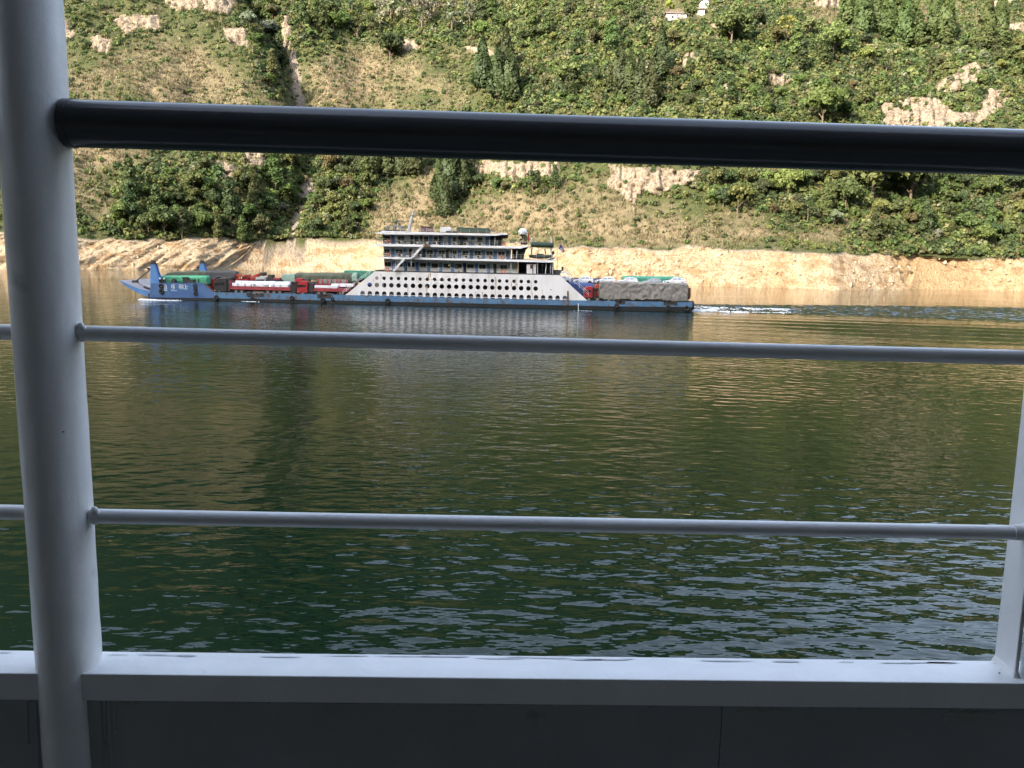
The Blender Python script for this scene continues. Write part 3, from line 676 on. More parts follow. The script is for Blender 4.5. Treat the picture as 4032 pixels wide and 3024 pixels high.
# round post
p_a = rail_at(188, 1300); p_b = rail_at(270.5, 2560); axis = (p_b - p_a).normalized(); r_post = .0435
top = p_a - axis * (1.1); bot = p_b + axis * .42
pm = MB(); nseg = 40; nr_ = 120
V = []
u = Vector((1, 0, 0)); u = (u - u.dot(axis) * axis).normalized(); w = axis.cross(u)
for i in range(nr_ + 1):
    c = top + (bot - top) * (i / nr_); row = []
    for j in range(nseg):
        a = 2 * math.pi * j / nseg; rr = r_post + .0006 * float(fbm(np.array([a * 6.0]), np.array([i * .35]), 91, 2)[0])
        row.append(c + rr * (math.cos(a) * u + math.sin(a) * w))
    V.append(row)
pm.grid(V, True, True); pm.build('post', WHITE, boat)
# rails
def rail(name, a, b, r, mat_, n=18, extend=1.8, ext_l=0.0):
    A = rail_at(*a); B = rail_at(*b); d = (B - A).normalized()
    return MB().tube(A - d * ext_l, B + d * extend, r, n).build(name, mat_, boat)
rail('handrail', (270, 486), (4032, 601), .0308, RAILP, 32)
MB().tube(rail_at(262, 485.7) , rail_at(292, 486.6), .0320, 32).build('weld_collar', RAILP, boat)
rail('middle_rail', (300, 1311), (4032, 1408), .0107, WHITE)
rail('lower_rail', (360, 2032), (3990, 2097), .0107, WHITE, extend=.03)
A = rail_at(20, 1307); rail('middle_rail', (0, 1307), (120, 1309), .0107, WHITE, extend=0, ext_l=.8); rail('lower_rail', (0, 2016), (160, 2019), .0107, WHITE, extend=0, ext_l=.8)
A = rail_at(150, 484); rail('handrail', (-700, 462), (100, 482), .0308, RAILP, 32, extend=0, ext_l=.5)
wd = MB()
for px, py in [(326, 1300), (322, 1325), (380, 2022), (376, 2048), (318, 1290), (372, 2014)]:
    p = rail_at(px, py, -.006); wd.ball(p, .0048, 8, 6, 1.2, 1, 1.6)
wd.build('weld', WHITE, boat)
# second round post just outside the picture on the right, where the lower rail ends in a weld collar
q = rail_at(4150, 2100); MB().tube(q - Vector((0, 0, .6)), q + Vector((0, 0, 1.2)), .022, 24).build('post', WHITE, boat)
MB().tube(rail_at(3985, 2096), rail_at(4150, 2100), .0118, 20).build('weld_collar', WHITE, boat)
# flat bar stanchion
fa = rail_at(3913, 2602, .042); fb = rail_at(4032, 1512, .042); fd = fb - fa; wx, wy = Vector((.0065, 0, 0)), Vector((0, -.054, 0))
vs = []
for p in (fa - fd * .03, fa + fd * 1.75): vs += [p, p + wx, p + wx + wy, p + wy]
MB().add(vs, [(0, 3, 2, 1), (4, 5, 6, 7), (0, 1, 5, 4), (1, 2, 6, 5), (2, 3, 7, 6), (3, 0, 4, 7)]).build('flat_stanchion', WHITE, boat, bevel=.0015)
MB().add([fa + Vector((-.006, .004, -.006)), fa + Vector((.012, .004, -.006)), fa + Vector((.012, -.060, -.006)), fa + Vector((-.006, -.060, -.006)), fa + Vector((0, 0, .012)) , fa + wx + Vector((0, 0, .012)), fa + wx + wy + Vector((0, 0, .012)), fa + wy + Vector((0, 0, .012))], [(0, 3, 2, 1), (4, 5, 6, 7), (0, 1, 5, 4), (1, 2, 6, 5), (2, 3, 7, 6), (3, 0, 4, 7)]).build('weld', WHITE, boat, bevel=.003)
# capping ledge and bulwark plates, following the railing line
h1 = -rail_at(2150, 2671, -.03).z + CAMZ; zl = CAMZ - h1
def along(x, off): return RY0 + RK * x + off
def strip(name, x0, x1, o0, o1, z0, z1, mt, n=60, wob=.0006, bevel=.0018):
    xs_ = np.linspace(x0, x1, n); V = []
    for x in xs_:
        j = wob * float(fbm(np.array([x * 9]), np.array([z0 * 31]), 93, 3)[0])
        V.append([(x, along(x, o0) + j, z0), (x, along(x, o1), z0), (x, along(x, o1) - j, z1 + j), (x, along(x, o0) + j, z1 - j)])
    m = MB().grid(V, False, True); m.add(V[0], [(0, 1, 2, 3)]); m.add(V[-1], [(3, 2, 1, 0)])
    bmm = m.build(name, mt, boat, bevel=bevel); return bmm
tilt = 0.0
strip('ledge', -2.2, 2.2, -.031, .040, zl - .041, zl, WHITE)
seam = rail_at(2840, 2850, -.026).x
strip('bulwark_plate', -2.2, seam - .0007, -.0265, -.012, zl - .95, zl - .043, GREYP, bevel=.001)
strip('bulwark_plate', seam + .0007, 2.2, -.0262, -.012, zl - .95, zl - .043, GREYP, bevel=.001)
bd = MB()
xs_ = np.linspace(-2.0, 2.0, 400)
for x in xs_:
    if random.random() < .55: bd.ball((x, along(x, -.0268), zl - .0425 - random.random() * .002), random.uniform(.0012, .003), 6, 4, 2.4, .7, 1)
bd.build('weld_seam', GREYP, boat)
zd = zl - .95
MB().box((-6, -1.9, zd - .1), (6, RY0 + .02, zd - .004)).build('deck', DECKP, boat)
MB().box((-6, -1.9, zd + 2.35), (6, RY0 - .16, zd + 2.45)).build('roof', CEILP, boat)
MB().box((-6, -2.0, zd - .1), (6, -1.9, zd + 2.45)).build('cabin_wall', WALLP, boat)
MB().box((-6, RY0 - .10, -.2), (6, RY0 + .05, zd - .1)).build('hull_side', WHITE, boat)

# thick runs of paint and flaking patches on the bulwark under the ledge
FLAKE = mat('old_paint', (.42, .41, .39), .8, col2=(.30, .28, .26), scale=30)
for px, py, L_, r_ in [(412, 2752, .07, .0022), (430, 2752, .11, .0026), (455, 2756, .05, .002), (104, 2745, .07, .0024), (140, 2748, .12, .002), (395, 2760, .16, .002)]:
    p = rail_at(px, py, -.0265); MB().tube(p, p - Vector((.002, 0, L_)), r_, 8, r_ * .7).ball(p - Vector((.002, 0, L_)), r_ * 1.3, 8, 6).build('paint_run', GREYP, boat)
for px, py, w_, h_ in [(3810, 2822, .016, .010), (3780, 2812, .022, .004), (3870, 2808, .018, .003), (2960, 2800, .020, .003), (3060, 2798, .012, .002), (2230, 2778, .030, .003), (1530, 2774, .010, .002), (3720, 2830, .006, .004), (500, 2772, .02, .003)]:
    c = rail_at(px, py, -.0268); pts = [(c.x + w_ * math.cos(a) * random.uniform(.6, 1.15), c.z + h_ * math.sin(a) * random.uniform(.5, 1.2)) for a in np.linspace(0, 2 * math.pi, 16)[:-1]]
    MB().prism(pts, c.y - .0006, c.y + .0004).build('flaking_patch', FLAKE, boat)

# worn, bare spots along the outer edge of the ledge and a few chips on posts and rails
WORN = mat('worn_metal', (.58, .59, .62), .7, col2=(.55, .56, .60), scale=40)
x = -1.5
while x < 1.5:
    x += random.uniform(.015, .11); L_ = random.uniform(.008, .05); wv = random.uniform(.001, .003)
    o0 = random.uniform(.026, .033); pts = [(x + L_ * math.cos(a) * random.uniform(.7, 1.1), o0 + wv * math.sin(a) * random.uniform(.5, 1.2)) for a in np.linspace(0, 2 * math.pi, 14)[:-1]]
    vs = [(px_, along(px_, oy), zl + .0009) for px_, oy in pts]; MB().add(vs, [list(range(len(vs)))]).build('worn_patch', WORN, boat, fix=False) if random.random() < .75 else None
RUSTB = mat('rust_spot', (.20, .11, .06), .9, col2=(.12, .07, .05), scale=60)
for px, py, r_ in [(338, 1330, .0022), (352, 1560, .0016), (330, 1325, .0018), (383, 2052, .002), (372, 2062, .0022), (250, 1700, .0012), (392, 2370, .0012), (160, 1650, .001), (372, 2612, .0016), (3925, 1960, .0012), (3935, 2650, .0014), (395, 2652, .0018)]:
    MB().ball(rail_at(px, py, -.033 if px < 330 else -.006), r_, 7, 5, 1.3, .6, .8).build('rust_spot', RUSTB, boat)
# ------------------------------------------------------------------ the ferry
HULLB = mat('hull_blue', (.062, .150, .275), .6, col2=(.088, .19, .32), scale=.35, stretch=(1, 1, 1.4), lo=.4, hi=.6, col3=(.11, .08, .065), lo3=.52, hi3=.66, scale3=.9, stretch3=(1, 1, .8), bump=.02)
BOWB = mat('bow_blue', (.042, .10, .25), .55, col2=(.072, .145, .29), scale=.4, lo=.4, hi=.62, col3=(.10, .12, .15), lo3=.62, hi3=.74, scale3=.7, stretch3=(1, 1, .6))
TOWB = mat('tower_blue', (.10, .245, .50), .5, col2=(.085, .20, .43), scale=.8, col3=(.10, .10, .11), lo3=.68, hi3=.76, scale3=1.2)
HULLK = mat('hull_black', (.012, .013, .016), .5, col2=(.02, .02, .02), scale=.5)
PANEL = mat('white_hull_plate', (.76, .75, .745), .5, col2=(.64, .62, .60), scale=.45, stretch=(1, 1, .25), lo=.45, hi=.7, col3=(.50, .36, .24), lo3=.60, hi3=.78, scale3=.42, stretch3=(1.3, 1, .30), bump=.015)
SLAB = mat('deck_edge_white', (.82, .82, .83), .45, col2=(.74, .73, .72), scale=.8)
WALLC = mat('cabin_wall_white', (.74, .73, .70), .5, col2=(.70, .69, .66), scale=1.2, stretch=(.3, 1, 3))
DOORB = mat('door_blue', (.10, .26, .58), .45, col2=(.08, .20, .48), scale=1.5)
GLASS = mat('window_glass', (.018, .022, .022), .12, col2=(.05, .05, .05), scale=2); STEELG = mat('grey_steel', (.22, .22, .22), .6, col2=(.14, .13, .12), scale=1.5)
DKGREY = mat('dark_deck', (.055, .055, .055), .8, col2=(.035, .035, .035), scale=1); RUST = mat('rusty_steel', (.22, .11, .05), .85, col2=(.12, .065, .04), scale=2.5)
MACH = mat('grimy_black', (.022, .021, .021), .7, col2=(.045, .04, .036), scale=2); TYRE = mat('tyre_rubber', (.022, .022, .022), .8, col2=(.035, .033, .03), scale=4)
ORANGE = mat('lifebuoy_orange', (.62, .16, .07), .5); WHITEP = mat('white_gloss', (.80, .80, .80), .35); DKGREEN = mat('dark_green_cover', (.020, .040, .028), .7, col2=(.03, .055, .04), scale=1)
LETTER = mat('lettering_white', (.66, .70, .66), .7, col2=(.42, .50, .55), scale=1.6, lo=.45, hi=.65); MAROON = mat('maroon_board', (.115, .045, .05), .6, col2=(.07, .03, .035), scale=1.2); PINKISH = mat('faded_lettering', (.42, .32, .32), .7, scale=2)
BEAM = 22.0; YW = YS + 1.9; YF = YS + BEAM
ferry = thing('ferry', 'blue and white vehicle ferry loaded with trucks, crossing in front of the far bank', 'ferry', (at(1665, 1203, YS).x, YS, 0))
def fz(px, table): return float(np.interp(px, [p[0] for p in table], [p[1] for p in table]))
BLUE_LO = [(589, 1171), (838, 1174), (1142, 1180), (1460, 1186), (1900, 1196), (2280, 1205), (2727, 1209)]
BLUE_HI = [(593, 1114), (796, 1114), (838, 1151), (1142, 1157), (1460, 1163.5), (1900, 1175), (2280, 1183), (2727, 1191)]
def seq(a, b, table, n=30): return [(x, fz(x, table)) for x in np.linspace(a, b, n)]
# hull below the blue band, tapering in at the bow
WL = at(2726, 1240, YS)
lo = [(600, 1184), (2724, 1240)]
m = MB().pxp(seq(590, 2724, BLUE_LO) + lo[::-1], YS + .03, YF); m.build('hull_bottom', HULLK, ferry)
# deck plate
DECKPX = [(590, 1158), (838, 1160), (1460, 1172), (2280, 1190), (2724, 1200)]
m = MB().pxp(seq(600, 2722, DECKPX, 10) + [(2722, 1207), (1460, 1185), (600, 1170)], YS + .25, YF - .05); m.build('vehicle_deck', DKGREY, ferry)
# bow section with the name, main side strake with gaps, far side
bowo = [(593, 1114), (690, 1114), (796, 1114.5), (842, 1151), (842, 1174), (589, 1171)]
m = MB().pxp(bowo, YS, YS + .22); m.build('bow_side', BOWB, ferry)
GAPS = [(975, 1036), (1249, 1303), (2424, 2461), (2628, 2664)]
m = MB(); e = 842.0
def strake(a, b, dz=0.0): m.pxp([(x, y + dz) for x, y in seq(a, b, BLUE_HI, 6)] + [(b, fz(b, BLUE_LO)), (a, fz(a, BLUE_LO))], YS - .012, YS + .2)
for a, b in GAPS + [(2726, 2726)]:
    strake(e, a)
    if b > a: m.pxp([(a, fz(a, BLUE_LO) - 7), (b, fz(b, BLUE_LO) - 7), (b, fz(b, BLUE_LO)), (a, fz(a, BLUE_LO))], YS - .008, YS + .2)
    e = b
m.build('hull_side', HULLB, ferry)
m = MB().pxp([(593, 1114), (796, 1114), (842, 1151), (2724, 1191), (2724, 1209), (590, 1171)], YS, YS + .2)
far = MB().prism([(p.x, p.z) for p in (at(a, b, YS) for a, b in [(593, 1114), (796, 1114), (842, 1151), (2724, 1191), (2724, 1209), (590, 1171)])], YF - .02, YF + .2); far.build('hull_side', HULLB, ferry)
m = MB()
for x in (978, 1030, 1256, 1296, 2430, 2455, 2620, 2660):
    y = fz(x, BLUE_HI); m.pxb(x - 7, y - 1, x + 7, y + 12, YS - .09, YS - .02)
build_each(m, 'fairlead', MACH, ferry)
m = MB()
for x in (965, 985, 1010, 1035, 1262, 1290, 2434, 2452, 2638, 2655):
    p = at(x, fz(x, BLUE_HI) + 14, YS + .5); m.tube(p, p + Vector((0, 0, .75)), .16, 10)
build_each(m, 'bollard', MACH, ferry)
# rubbing marks: small rusty brackets on the blue side
m = MB()
for x in (1180, 1215, 1222, 1335, 1352, 1375, 1388, 1456, 1490, 1600, 1630, 1665, 1712, 1780, 1832, 1862, 1905, 1960, 2010, 2110, 2240):
    y = fz(x, BLUE_LO); m.pxb(x - 1.5, y - random.uniform(5, 10), x + 2, y, YS - .04, YS - .012)
build_each(m, 'rusty_bracket', RUST, ferry)
MB().pxp([(2233, 1148), (2236, 1143), (2239, 1148), (2239, 1204), (2232, 1204)], YS - .14, YS - .02).build('rusty_bracket', RUST, ferry)
# stern end and bumper
MB().pxp([(2700, 1200), (2726, 1188), (2726, 1226), (2700, 1226)], YS + .2, YF).build('transom', MACH, ferry)
# bow ramp: slab hinged at the foot of the bow, raised
hz = at(586, 1165, YS); tip = at(466, 1106, YS); rm = MB(); NR = 10; top_, bot_ = [], []
for i in range(NR + 1):
    t = i / NR; p = hz.lerp(tip, t); th = .95 * (1 - t) ** .7 + .12; sag = -.35 * math.sin(math.pi * t)
    top_.append((p.x + .25 * (1 - t), p.z + th * .75 + sag)); bot_.append((p.x, p.z - th * .25 + sag))
rm.prism(top_ + bot_[::-1], YS + .6, YF - .6); rm.build('bow_ramp', mat('ramp_grey', (.30, .29, .31), .7, col2=(.22, .20, .20), scale=.7, stretch=(.4, 1, 1)), ferry)
rm = MB().prism([(a, b - .02) for a, b in top_] + [(a, b - .05) for a, b in bot_[::-1]], YS + .45, YS + .62); rm.build('ramp_side', TOWB, ferry)
MB().pxb(583, 1156, 595, 1178, YS + .2, YS + 1.2).build('ramp_hinge', MACH, ferry)
mm = MB(); p = at(533, 1108, YS + .8); mm.box((p.x - .55, p.y - .3, p.z - .25), (p.x + .5, p.y + .3, p.z + .2)); mm.tube(p, p + Vector((1.7, 0, -1.05)), .06, 6); mm.tube(p + Vector((1.6, 0, -1.0)), p + Vector((4.6, 0, -2.0)), .22, 8); mm.build('ramp_bracket', MACH, ferry)
# two bow towers with caps, and the hoisting bars
def tower(dy, px0, name='bow_tower'):
    o = Vector((0, dy, 0)); y0 = YS + dy
    pts = [(591, 1040), (607, 1040), (612, 1060), (622, 1087), (626, 1115), (591, 1115)]
    P = [at(a, b, YS) for a, b in pts]
    if dy: 
        dxx = at(px0, 1028, y0).x - at(591, 1040, YS).x; P = [Vector((p.x + dxx, 0, p.z)) for p in P]
    t = MB().prism([(p.x, p.z) for p in P], y0 + .02, y0 + 1.6).build(name, TOWB, ferry, bevel=.06)
    c = MB(); a = P[0]; b = P[1]
    c.box((a.x - .12, y0 - .05, a.z), (b.x + .1, y0 + 1.7, a.z + .18)); c.box((a.x + .1, y0 + .2, a.z + .18), (a.x + .3, y0 + .5, a.z + .75)); c.box((b.x - .45, y0 + .2, a.z + .18), (b.x - .1, y0 + 1.1, a.z + .62)); c.tube((a.x - .55, y0 + .4, a.z - .9), (a.x + .1, y0 + .4, a.z - .8), .09, 8); c.box((a.x - .75, y0 + .2, a.z - 1.05), (a.x - .4, y0 + .6, a.z - .7))
    for k in range(5): c.tube((a.x - .22, y0 + .3, a.z - 1.2 - k * .45), (a.x, y0 + .3, a.z - 1.2 - k * .45), .03, 5)
    build_each(c, 'tower_cap', MACH, t, .1)
    e = MB().tube((P[1].x + .05, y0 + .8, P[1].z), (P[3].x + .06, y0 + .8, P[3].z), .07, 6); e.build('tower_edge', MACH, t)
    return P
Pn = tower(0, 591); Pf = tower(BEAM - 1.8, 785)
hb = MB()
for P_, yy in ((Pn, YS + .9), (Pf, YF - .9)):
    for q in (-.22, .22):
        a = Vector((P_[0].x, yy + q, P_[0].z - .7)); b = Vector((at(533, 1108, YS + .8).x, yy + q, at(533, 1108, YS + .8).z)); hb.tube(a, b, .085, 6)
hb.build('hoisting_bar', mat('bar_grey', (.16, .14, .14), .6), ferry)
# winches and rails on the bow bulwark
m = MB()
m.pxb(674, 1100, 689, 1114, YS + .5, YS + 1.5); m.pxb(678, 1096, 686, 1101, YS + .6, YS + 1.2); m.pxb(719, 1093, 737, 1114, YS + .5, YS + 1.6); m.pxb(716, 1091, 733, 1096, YS + .5, YS + 1.6); m.pxb(738, 1101, 760, 1114, YS + .5, YS + 1.3)
for x in (769, 782, 630, 640, 652): m.pxb(x - 2, 1098, x + 2, 1114, YS + .25, YS + .4)
m.pxb(762, 1105, 790, 1107.5, YS + .25, YS + .35); m.pxb(625, 1104, 672, 1106, YS + .25, YS + .35); m.pxb(628, 1100, 641, 1114, YS + .5, YS + 1.2)
build_each(m, 'winch', MACH, ferry)
m = MB(); m.tube(at(800, 1112, YS + .1), at(843, 1152, YS + .1), .05, 6); m.tube(at(800, 1106, YS + .1), at(846, 1150, YS + .1), .05, 6); m.build('bow_handrail', RUST, ferry)
for x in (629, 646): m_ = MB().ball(at(x, 1098, YS + .3), .2, 10, 7).build('deck_lamp', WHITEP, ferry)

# name on the bow: strokes raised a little from the plate
def strokes(mb, pix, w, Y, dy=.02):
    for (x0, y0), (x1, y1) in pix:
        a = at(x0, y0, Y); b = at(x1, y1, Y); d = (b - a).normalized(); n = Vector((-d.z, 0, d.x)) * w; e_ = d * w * .6
        P_ = [a - e_ + n, b + e_ + n, b + e_ - n, a - e_ - n]; mb.prism([(p.x, p.z) for p in P_], Y - dy, Y)
m = MB(); YL = YS - .002
strokes(m, [((651, 1119), (650, 1122)), ((648, 1125), (648, 1137)), ((648, 1125), (656, 1125)), ((656, 1125), (656, 1137)), ((648, 1131), (656, 1131)), ((648, 1137), (656, 1137)), ((646, 1143), (657, 1143))], .055, YL)
strokes(m, [((677, 1122), (675, 1127)), ((676, 1126), (676, 1135)), ((681, 1120), (682, 1123)), ((685, 1120), (684, 1123)), ((680, 1125), (687, 1125)), ((680, 1129), (686.5, 1129)), ((679, 1133), (688, 1133)), ((683.5, 1123), (685, 1138))], .055, YL)
strokes(m, [((711, 1121), (706, 1122)), ((706, 1122), (705.5, 1133)), ((705.5, 1133), (711, 1133)), ((711, 1133), (711, 1127)), ((711, 1127), (706, 1127)), ((716, 1122), (715.5, 1133)), ((715.5, 1133), (721, 1134)), ((721, 1134), (721, 1122)), ((721, 1122), (716, 1122)), ((730, 1121), (732, 1134)), ((730, 1121), (728, 1123))], .06, YL)
m.build('lettering', LETTER, ferry)
# faded patches of an older name
m = MB()
for x, y, w_, h_ in [(652, 1142, 9, 4), (681, 1143, 11, 4), (693, 1145, 6, 3), (730, 1137, 12, 5), (737, 1128, 5, 4), (712, 1137, 8, 3)]:
    pts = [(x + w_ * math.cos(a) * random.uniform(.7, 1.1), y + h_ * math.sin(a) * random.uniform(.7, 1.1)) for a in np.linspace(0, 2 * math.pi, 13)[:-1]]
    m.pxp(pts, YS - .004, YS)
m.build('faded_paint', mat('faded_paint', (.26, .36, .40), .8, col2=(.16, .28, .46), scale=2.5), ferry)

# white side panel with three rows of openings
def hole_plate(outer, holes, Y, th):
    from mathutils.geometry import delaunay_2d_cdt
    vs, es = [], []
    for pts in [outer] + holes:
        b_ = len(vs); n = len(pts); vs += [Vector((p.x, p.z)) for p in pts]; es += [(b_ + i, b_ + (i + 1) % n) for i in range(n)]
    V2, E2, F2, *_ = delaunay_2d_cdt(vs, es, [], 0, 1e-5)
    cen = np.array([[sum(V2[i][k] for i in f) / len(f) for k in (0, 1)] for f in F2]); keep = inpoly(cen[:, 0], cen[:, 1], [(p.x, p.z) for p in outer])
    for h in holes: keep &= ~inpoly(cen[:, 0], cen[:, 1], [(p.x, p.z) for p in h])
    m = MB(); FF = [list(f) for f, k in zip(F2, keep) if k]
    m.add([(v[0], Y - th / 2, v[1]) for v in V2], FF); m.add([(v[0], Y + th / 2, v[1]) for v in V2], FF)
    for pts in [outer] + holes:
        n = len(pts); m.add([(p.x, Y - th / 2, p.z) for p in pts] + [(p.x, Y + th / 2, p.z) for p in pts], [(i, (i + 1) % n, (i + 1) % n + n, i + n) for i in range(n)])
    return m
def circ(cx_, cy_, r, n=20): return [at(cx_ + r * math.cos(2 * math.pi * k / n), cy_ + r * math.sin(2 * math.pi * k / n), YS) for k in range(n)]
PTOP = [(1476, 1068), (1800, 1076), (2203, 1083.5)]
outer = [at(a, b, YS) for a, b in [(1359, 1162)] + PTOP + [(2318, 1188.5), (2280, 1188), (1900, 1180), (1460, 1168.5), (1354, 1166)]]
R1 = [(1483.7 + 28.44 * k, 1095 + (1109.4 - 1095) * k / 22) for k in range(23)]
R2 = [(1455.6 + 28.41 * k, 1121.5 + (1136.5 - 1121.5) * k / 23) for k in range(24)]
R3 = [1427.5 + 28.45 * k for k in range(29)]
holes = [circ(x, y, 7.0) for x, y in R1] + [circ(x, y, 9.1) for x, y in R2]
for x in R3:
    yb = fz(x, BLUE_HI) + .2; yt = yb - 18
    w_ = 8.7; pts = [(x - w_, yb), (x - w_, yt + w_)] + [(x - w_ * math.cos(a), yt + w_ - w_ * math.sin(a)) for a in np.linspace(.25, math.pi - .25, 9)] + [(x + w_, yt + w_), (x + w_, yb)]
    holes.append([at(a, b, YS) for a, b in pts])
hp = hole_plate(outer, holes, YS + .07, .10); hp.build('side_panel', PANEL, ferry)
hpf = MB(); hpf.add([(v[0], v[1] + BEAM, v[2]) for v in hp.v], hp.f); hpf.build('side_panel', PANEL, ferry)
STAIN = mat('rust_stain', (.36, .22, .13), .8, col2=(.52, .42, .33), scale=2.2, stretch=(1, 1, .4)); GRIME = mat('grime_stain', (.36, .34, .32), .8, col2=(.52, .50, .48), scale=2.2, stretch=(1, 1, .4))
for x, y0, y1, w_, mt_ in [(1688, 1078, 1108, 3, STAIN), (1694, 1072, 1092, 5, STAIN), (1681, 1126, 1160, 3.5, STAIN), (1605, 1118, 1158, 3, STAIN), (1610, 1132, 1160, 2, STAIN), (1872, 1148, 1172, 2, STAIN), (1950, 1090, 1165, 3, GRIME), (1954, 1098, 1140, 2, STAIN), (2031, 1096, 1128, 4, STAIN), (2014, 1112, 1130, 3, STAIN), (2036, 1118, 1138, 2, STAIN), (2092, 1108, 1160, 2.2, STAIN), (2096, 1150, 1175, 2, STAIN), (1500, 1078, 1118, 2, GRIME), (1470, 1100, 1112, 2.5, GRIME), (1575, 1108, 1114, 3, GRIME), (1748, 1108, 1116, 3, GRIME), (1765, 1140, 1150, 3, GRIME), (1640, 1088, 1104, 2, GRIME), (1900, 1150, 1174, 2.5, STAIN), (2135, 1140, 1165, 1.6, STAIN), (1560, 1075, 1090, 2, GRIME)]:
    n_ = 8; L_ = [(x - w_ * random.uniform(.3, 1) * (1 - .6 * k / n_), y0 + (y1 - y0) * k / n_) for k in range(n_ + 1)]; R_ = [(x + w_ * random.uniform(.3, 1) * (1 - .6 * k / n_), y0 + (y1 - y0) * k / n_) for k in range(n_ + 1)]
    MB().pxp(L_ + R_[::-1], YS + .014, YS + .024).build('rust_run' if mt_ is STAIN else 'grime_run', mt_, ferry)
m = MB(); m.tube(at(1420, 1159.5, YS + .15), at(2232, 1178.5, YS + .15), .05, 6); m.build('opening_rail', WHITEP, ferry)
MB().pxb(2167, 1139, 2171, 1142.5, YS - .03, YS + .015).build('vent', MACH, ferry)
m = MB()
for a, b in (((1388, 1158), (1472, 1072)),):
    pass
# sloped handrails at the ends of the panel
def sloped_rail(a, b, n, Y, name='sloped_handrail', mt=WHITEP, h=14):
    m = MB(); A = at(*a, Y); B = at(*b, Y); up = Vector((0, 0, h / 20.7))
    for k in (1, .5): m.tube(A + up * k, B + up * k, .035, 5)
    for i in range(n): p = A.lerp(B, i / (n - 1)); m.tube(p, p + up, .035, 5)
    return m.build(name, mt, ferry)
sloped_rail((1350, 1160), (1470, 1068), 9, YS + .3); sloped_rail((2228, 1086), (2316, 1168), 6, YS + .3, h=18)

# interior: roof of the vehicle deck = passenger deck
A0, A1 = at(1476, 1068, YS), at(2203, 1083.5, YS)
dk = MB().pxp([(1478, 1063.5), (1800, 1071.5), (2206, 1080), (2204, 1083.6), (1800, 1076.2), (1477, 1068.2)], YS + .02, YF - .05); dk.build('passenger_deck', DKGREY, ferry)
bk = MB().pxp([(1500, 1071), (2190, 1086), (2190, 1094), (1500, 1079)], YS + 2.5, YS + 2.8); bk.build('deck_beam', DKGREY, ferry)
MB().pxp([(1500, 1080), (1640, 1083), (1642, 1104), (1700, 1101), (1760, 1106), (1830, 1104), (1832, 1088), (2200, 1096), (2200, 1190), (1500, 1174)], YS + 8, YS + 8.2).build('light_block_plate', HULLK, ferry)  # added black plate that stops light coming through the openings
# deck slabs
def slab(name, up_, lo_, y0=None, y1=None, mt=SLAB):
    y0 = YS - .05 if y0 is None else y0; y1 = YF if y1 is None else y1
    o = MB().pxp(up_ + lo_[::-1], y0, y0 + .16).build(name, DKGREY, ferry); o.data.materials[0] = mt
    q = MB(); a_ = [at(x, y + .5, y0 + .16) for x, y in up_]; b_ = [at(x, y - .5, y0 + .16) for x, y in lo_]; q.prism([(p.x, p.z) for p in a_ + b_[::-1]], y0 + .16, y1); q.build('deck_plate', DKGREY, o); return o
slab('middle_deck', [(1476, 1010.5), (1512, 1011.5), (1800, 1017.5), (2172, 1024.5), (2190, 1014)], [(1478, 1012), (1520, 1019), (1800, 1025.5), (2172, 1034), (2190, 1021)])
slab('upper_deck', [(1474.6, 959), (1800, 965.5), (2050, 969.5), (2062, 966), (2083, 966)], [(1475, 969), (1800, 974.5), (2050, 979), (2060, 976), (2083, 972)])
slab('roof', [(1476, 916.2), (1499, 913.5), (1503, 908), (1800, 917.5), (1952, 920.2), (1970, 917.5), (1998, 918.5)], [(1477, 917.8), (1502, 922.5), (1800, 925.5), (1952, 928.5), (1975, 925), (1998, 925)])
MB().pxp([(1500, 908), (1504, 904), (1530, 903.5), (1590, 906), (1592, 910)], YS + .6, YF - .6).build('roof_edge', MACH, ferry)
MB().pxp([(1953, 928), (1976, 925.5), (1996, 926), (1994, 931), (1976, 931), (1958, 935)], YS + .5, YF - .5).build('roof_bracket', MACH, ferry)
MB().pxp([(2050, 980), (2062, 976.5), (2082, 973), (2070, 985), (2066, 1000), (2050, 1003)], YS + .8, YF - 1).build('deck_bracket', MACH, ferry)
# cabin blocks
def wall(name, pts, mt=WALLC, dy=0.0, y1=None): return MB().pxp(pts, YW + dy, (YF - 1.4) if y1 is None else y1).build(name, mt, ferry)
wall('lower_cabins', [(1512, 1015), (2040, 1028), (2040, 1079), (1513, 1065.5)])
wall('middle_cabins', [(1510, 966), (2011, 977), (2011, 1024), (1511, 1013)])
wall('upper_cabins', [(1508, 919), (1928, 926), (1928, 972), (1511, 963), (1511, 945)])
MB().pxp([(1506, 920), (1510, 920), (1513, 944), (1513, 961), (1510, 961)], YW - .05, YF - 1.5).build('wheelhouse_front', MACH, ferry)
wall('deck_opening_shade', [(2016, 977), (2072, 978), (2064, 1000), (2062, 1025), (2016, 1025)], MACH, 1.2)  # black blocks: shade of the open deck ends put into solid colour
wall('deck_opening_shade', [(1930, 926), (1974, 928), (1974, 971), (1930, 970)], MACH, 1.0)
wall('deck_opening_shade', [(2042, 1030), (2180, 1034), (2180, 1081), (2042, 1078)], MACH, 3.2)
MB().pxp([(2074, 1039), (2110, 1040), (2110, 1082), (2074, 1081)], YS + .5, YS + .62).build('stern_panel', PANEL, ferry)
MB().pxb(2087, 1042, 2096, 1058, YS + .44, YS + .49).build('notice_board', MAROON, ferry); MB().pxb(2096.5, 1040, 2099.5, 1081, YS + .40, YS + .49).build('stern_post', MACH, ferry)
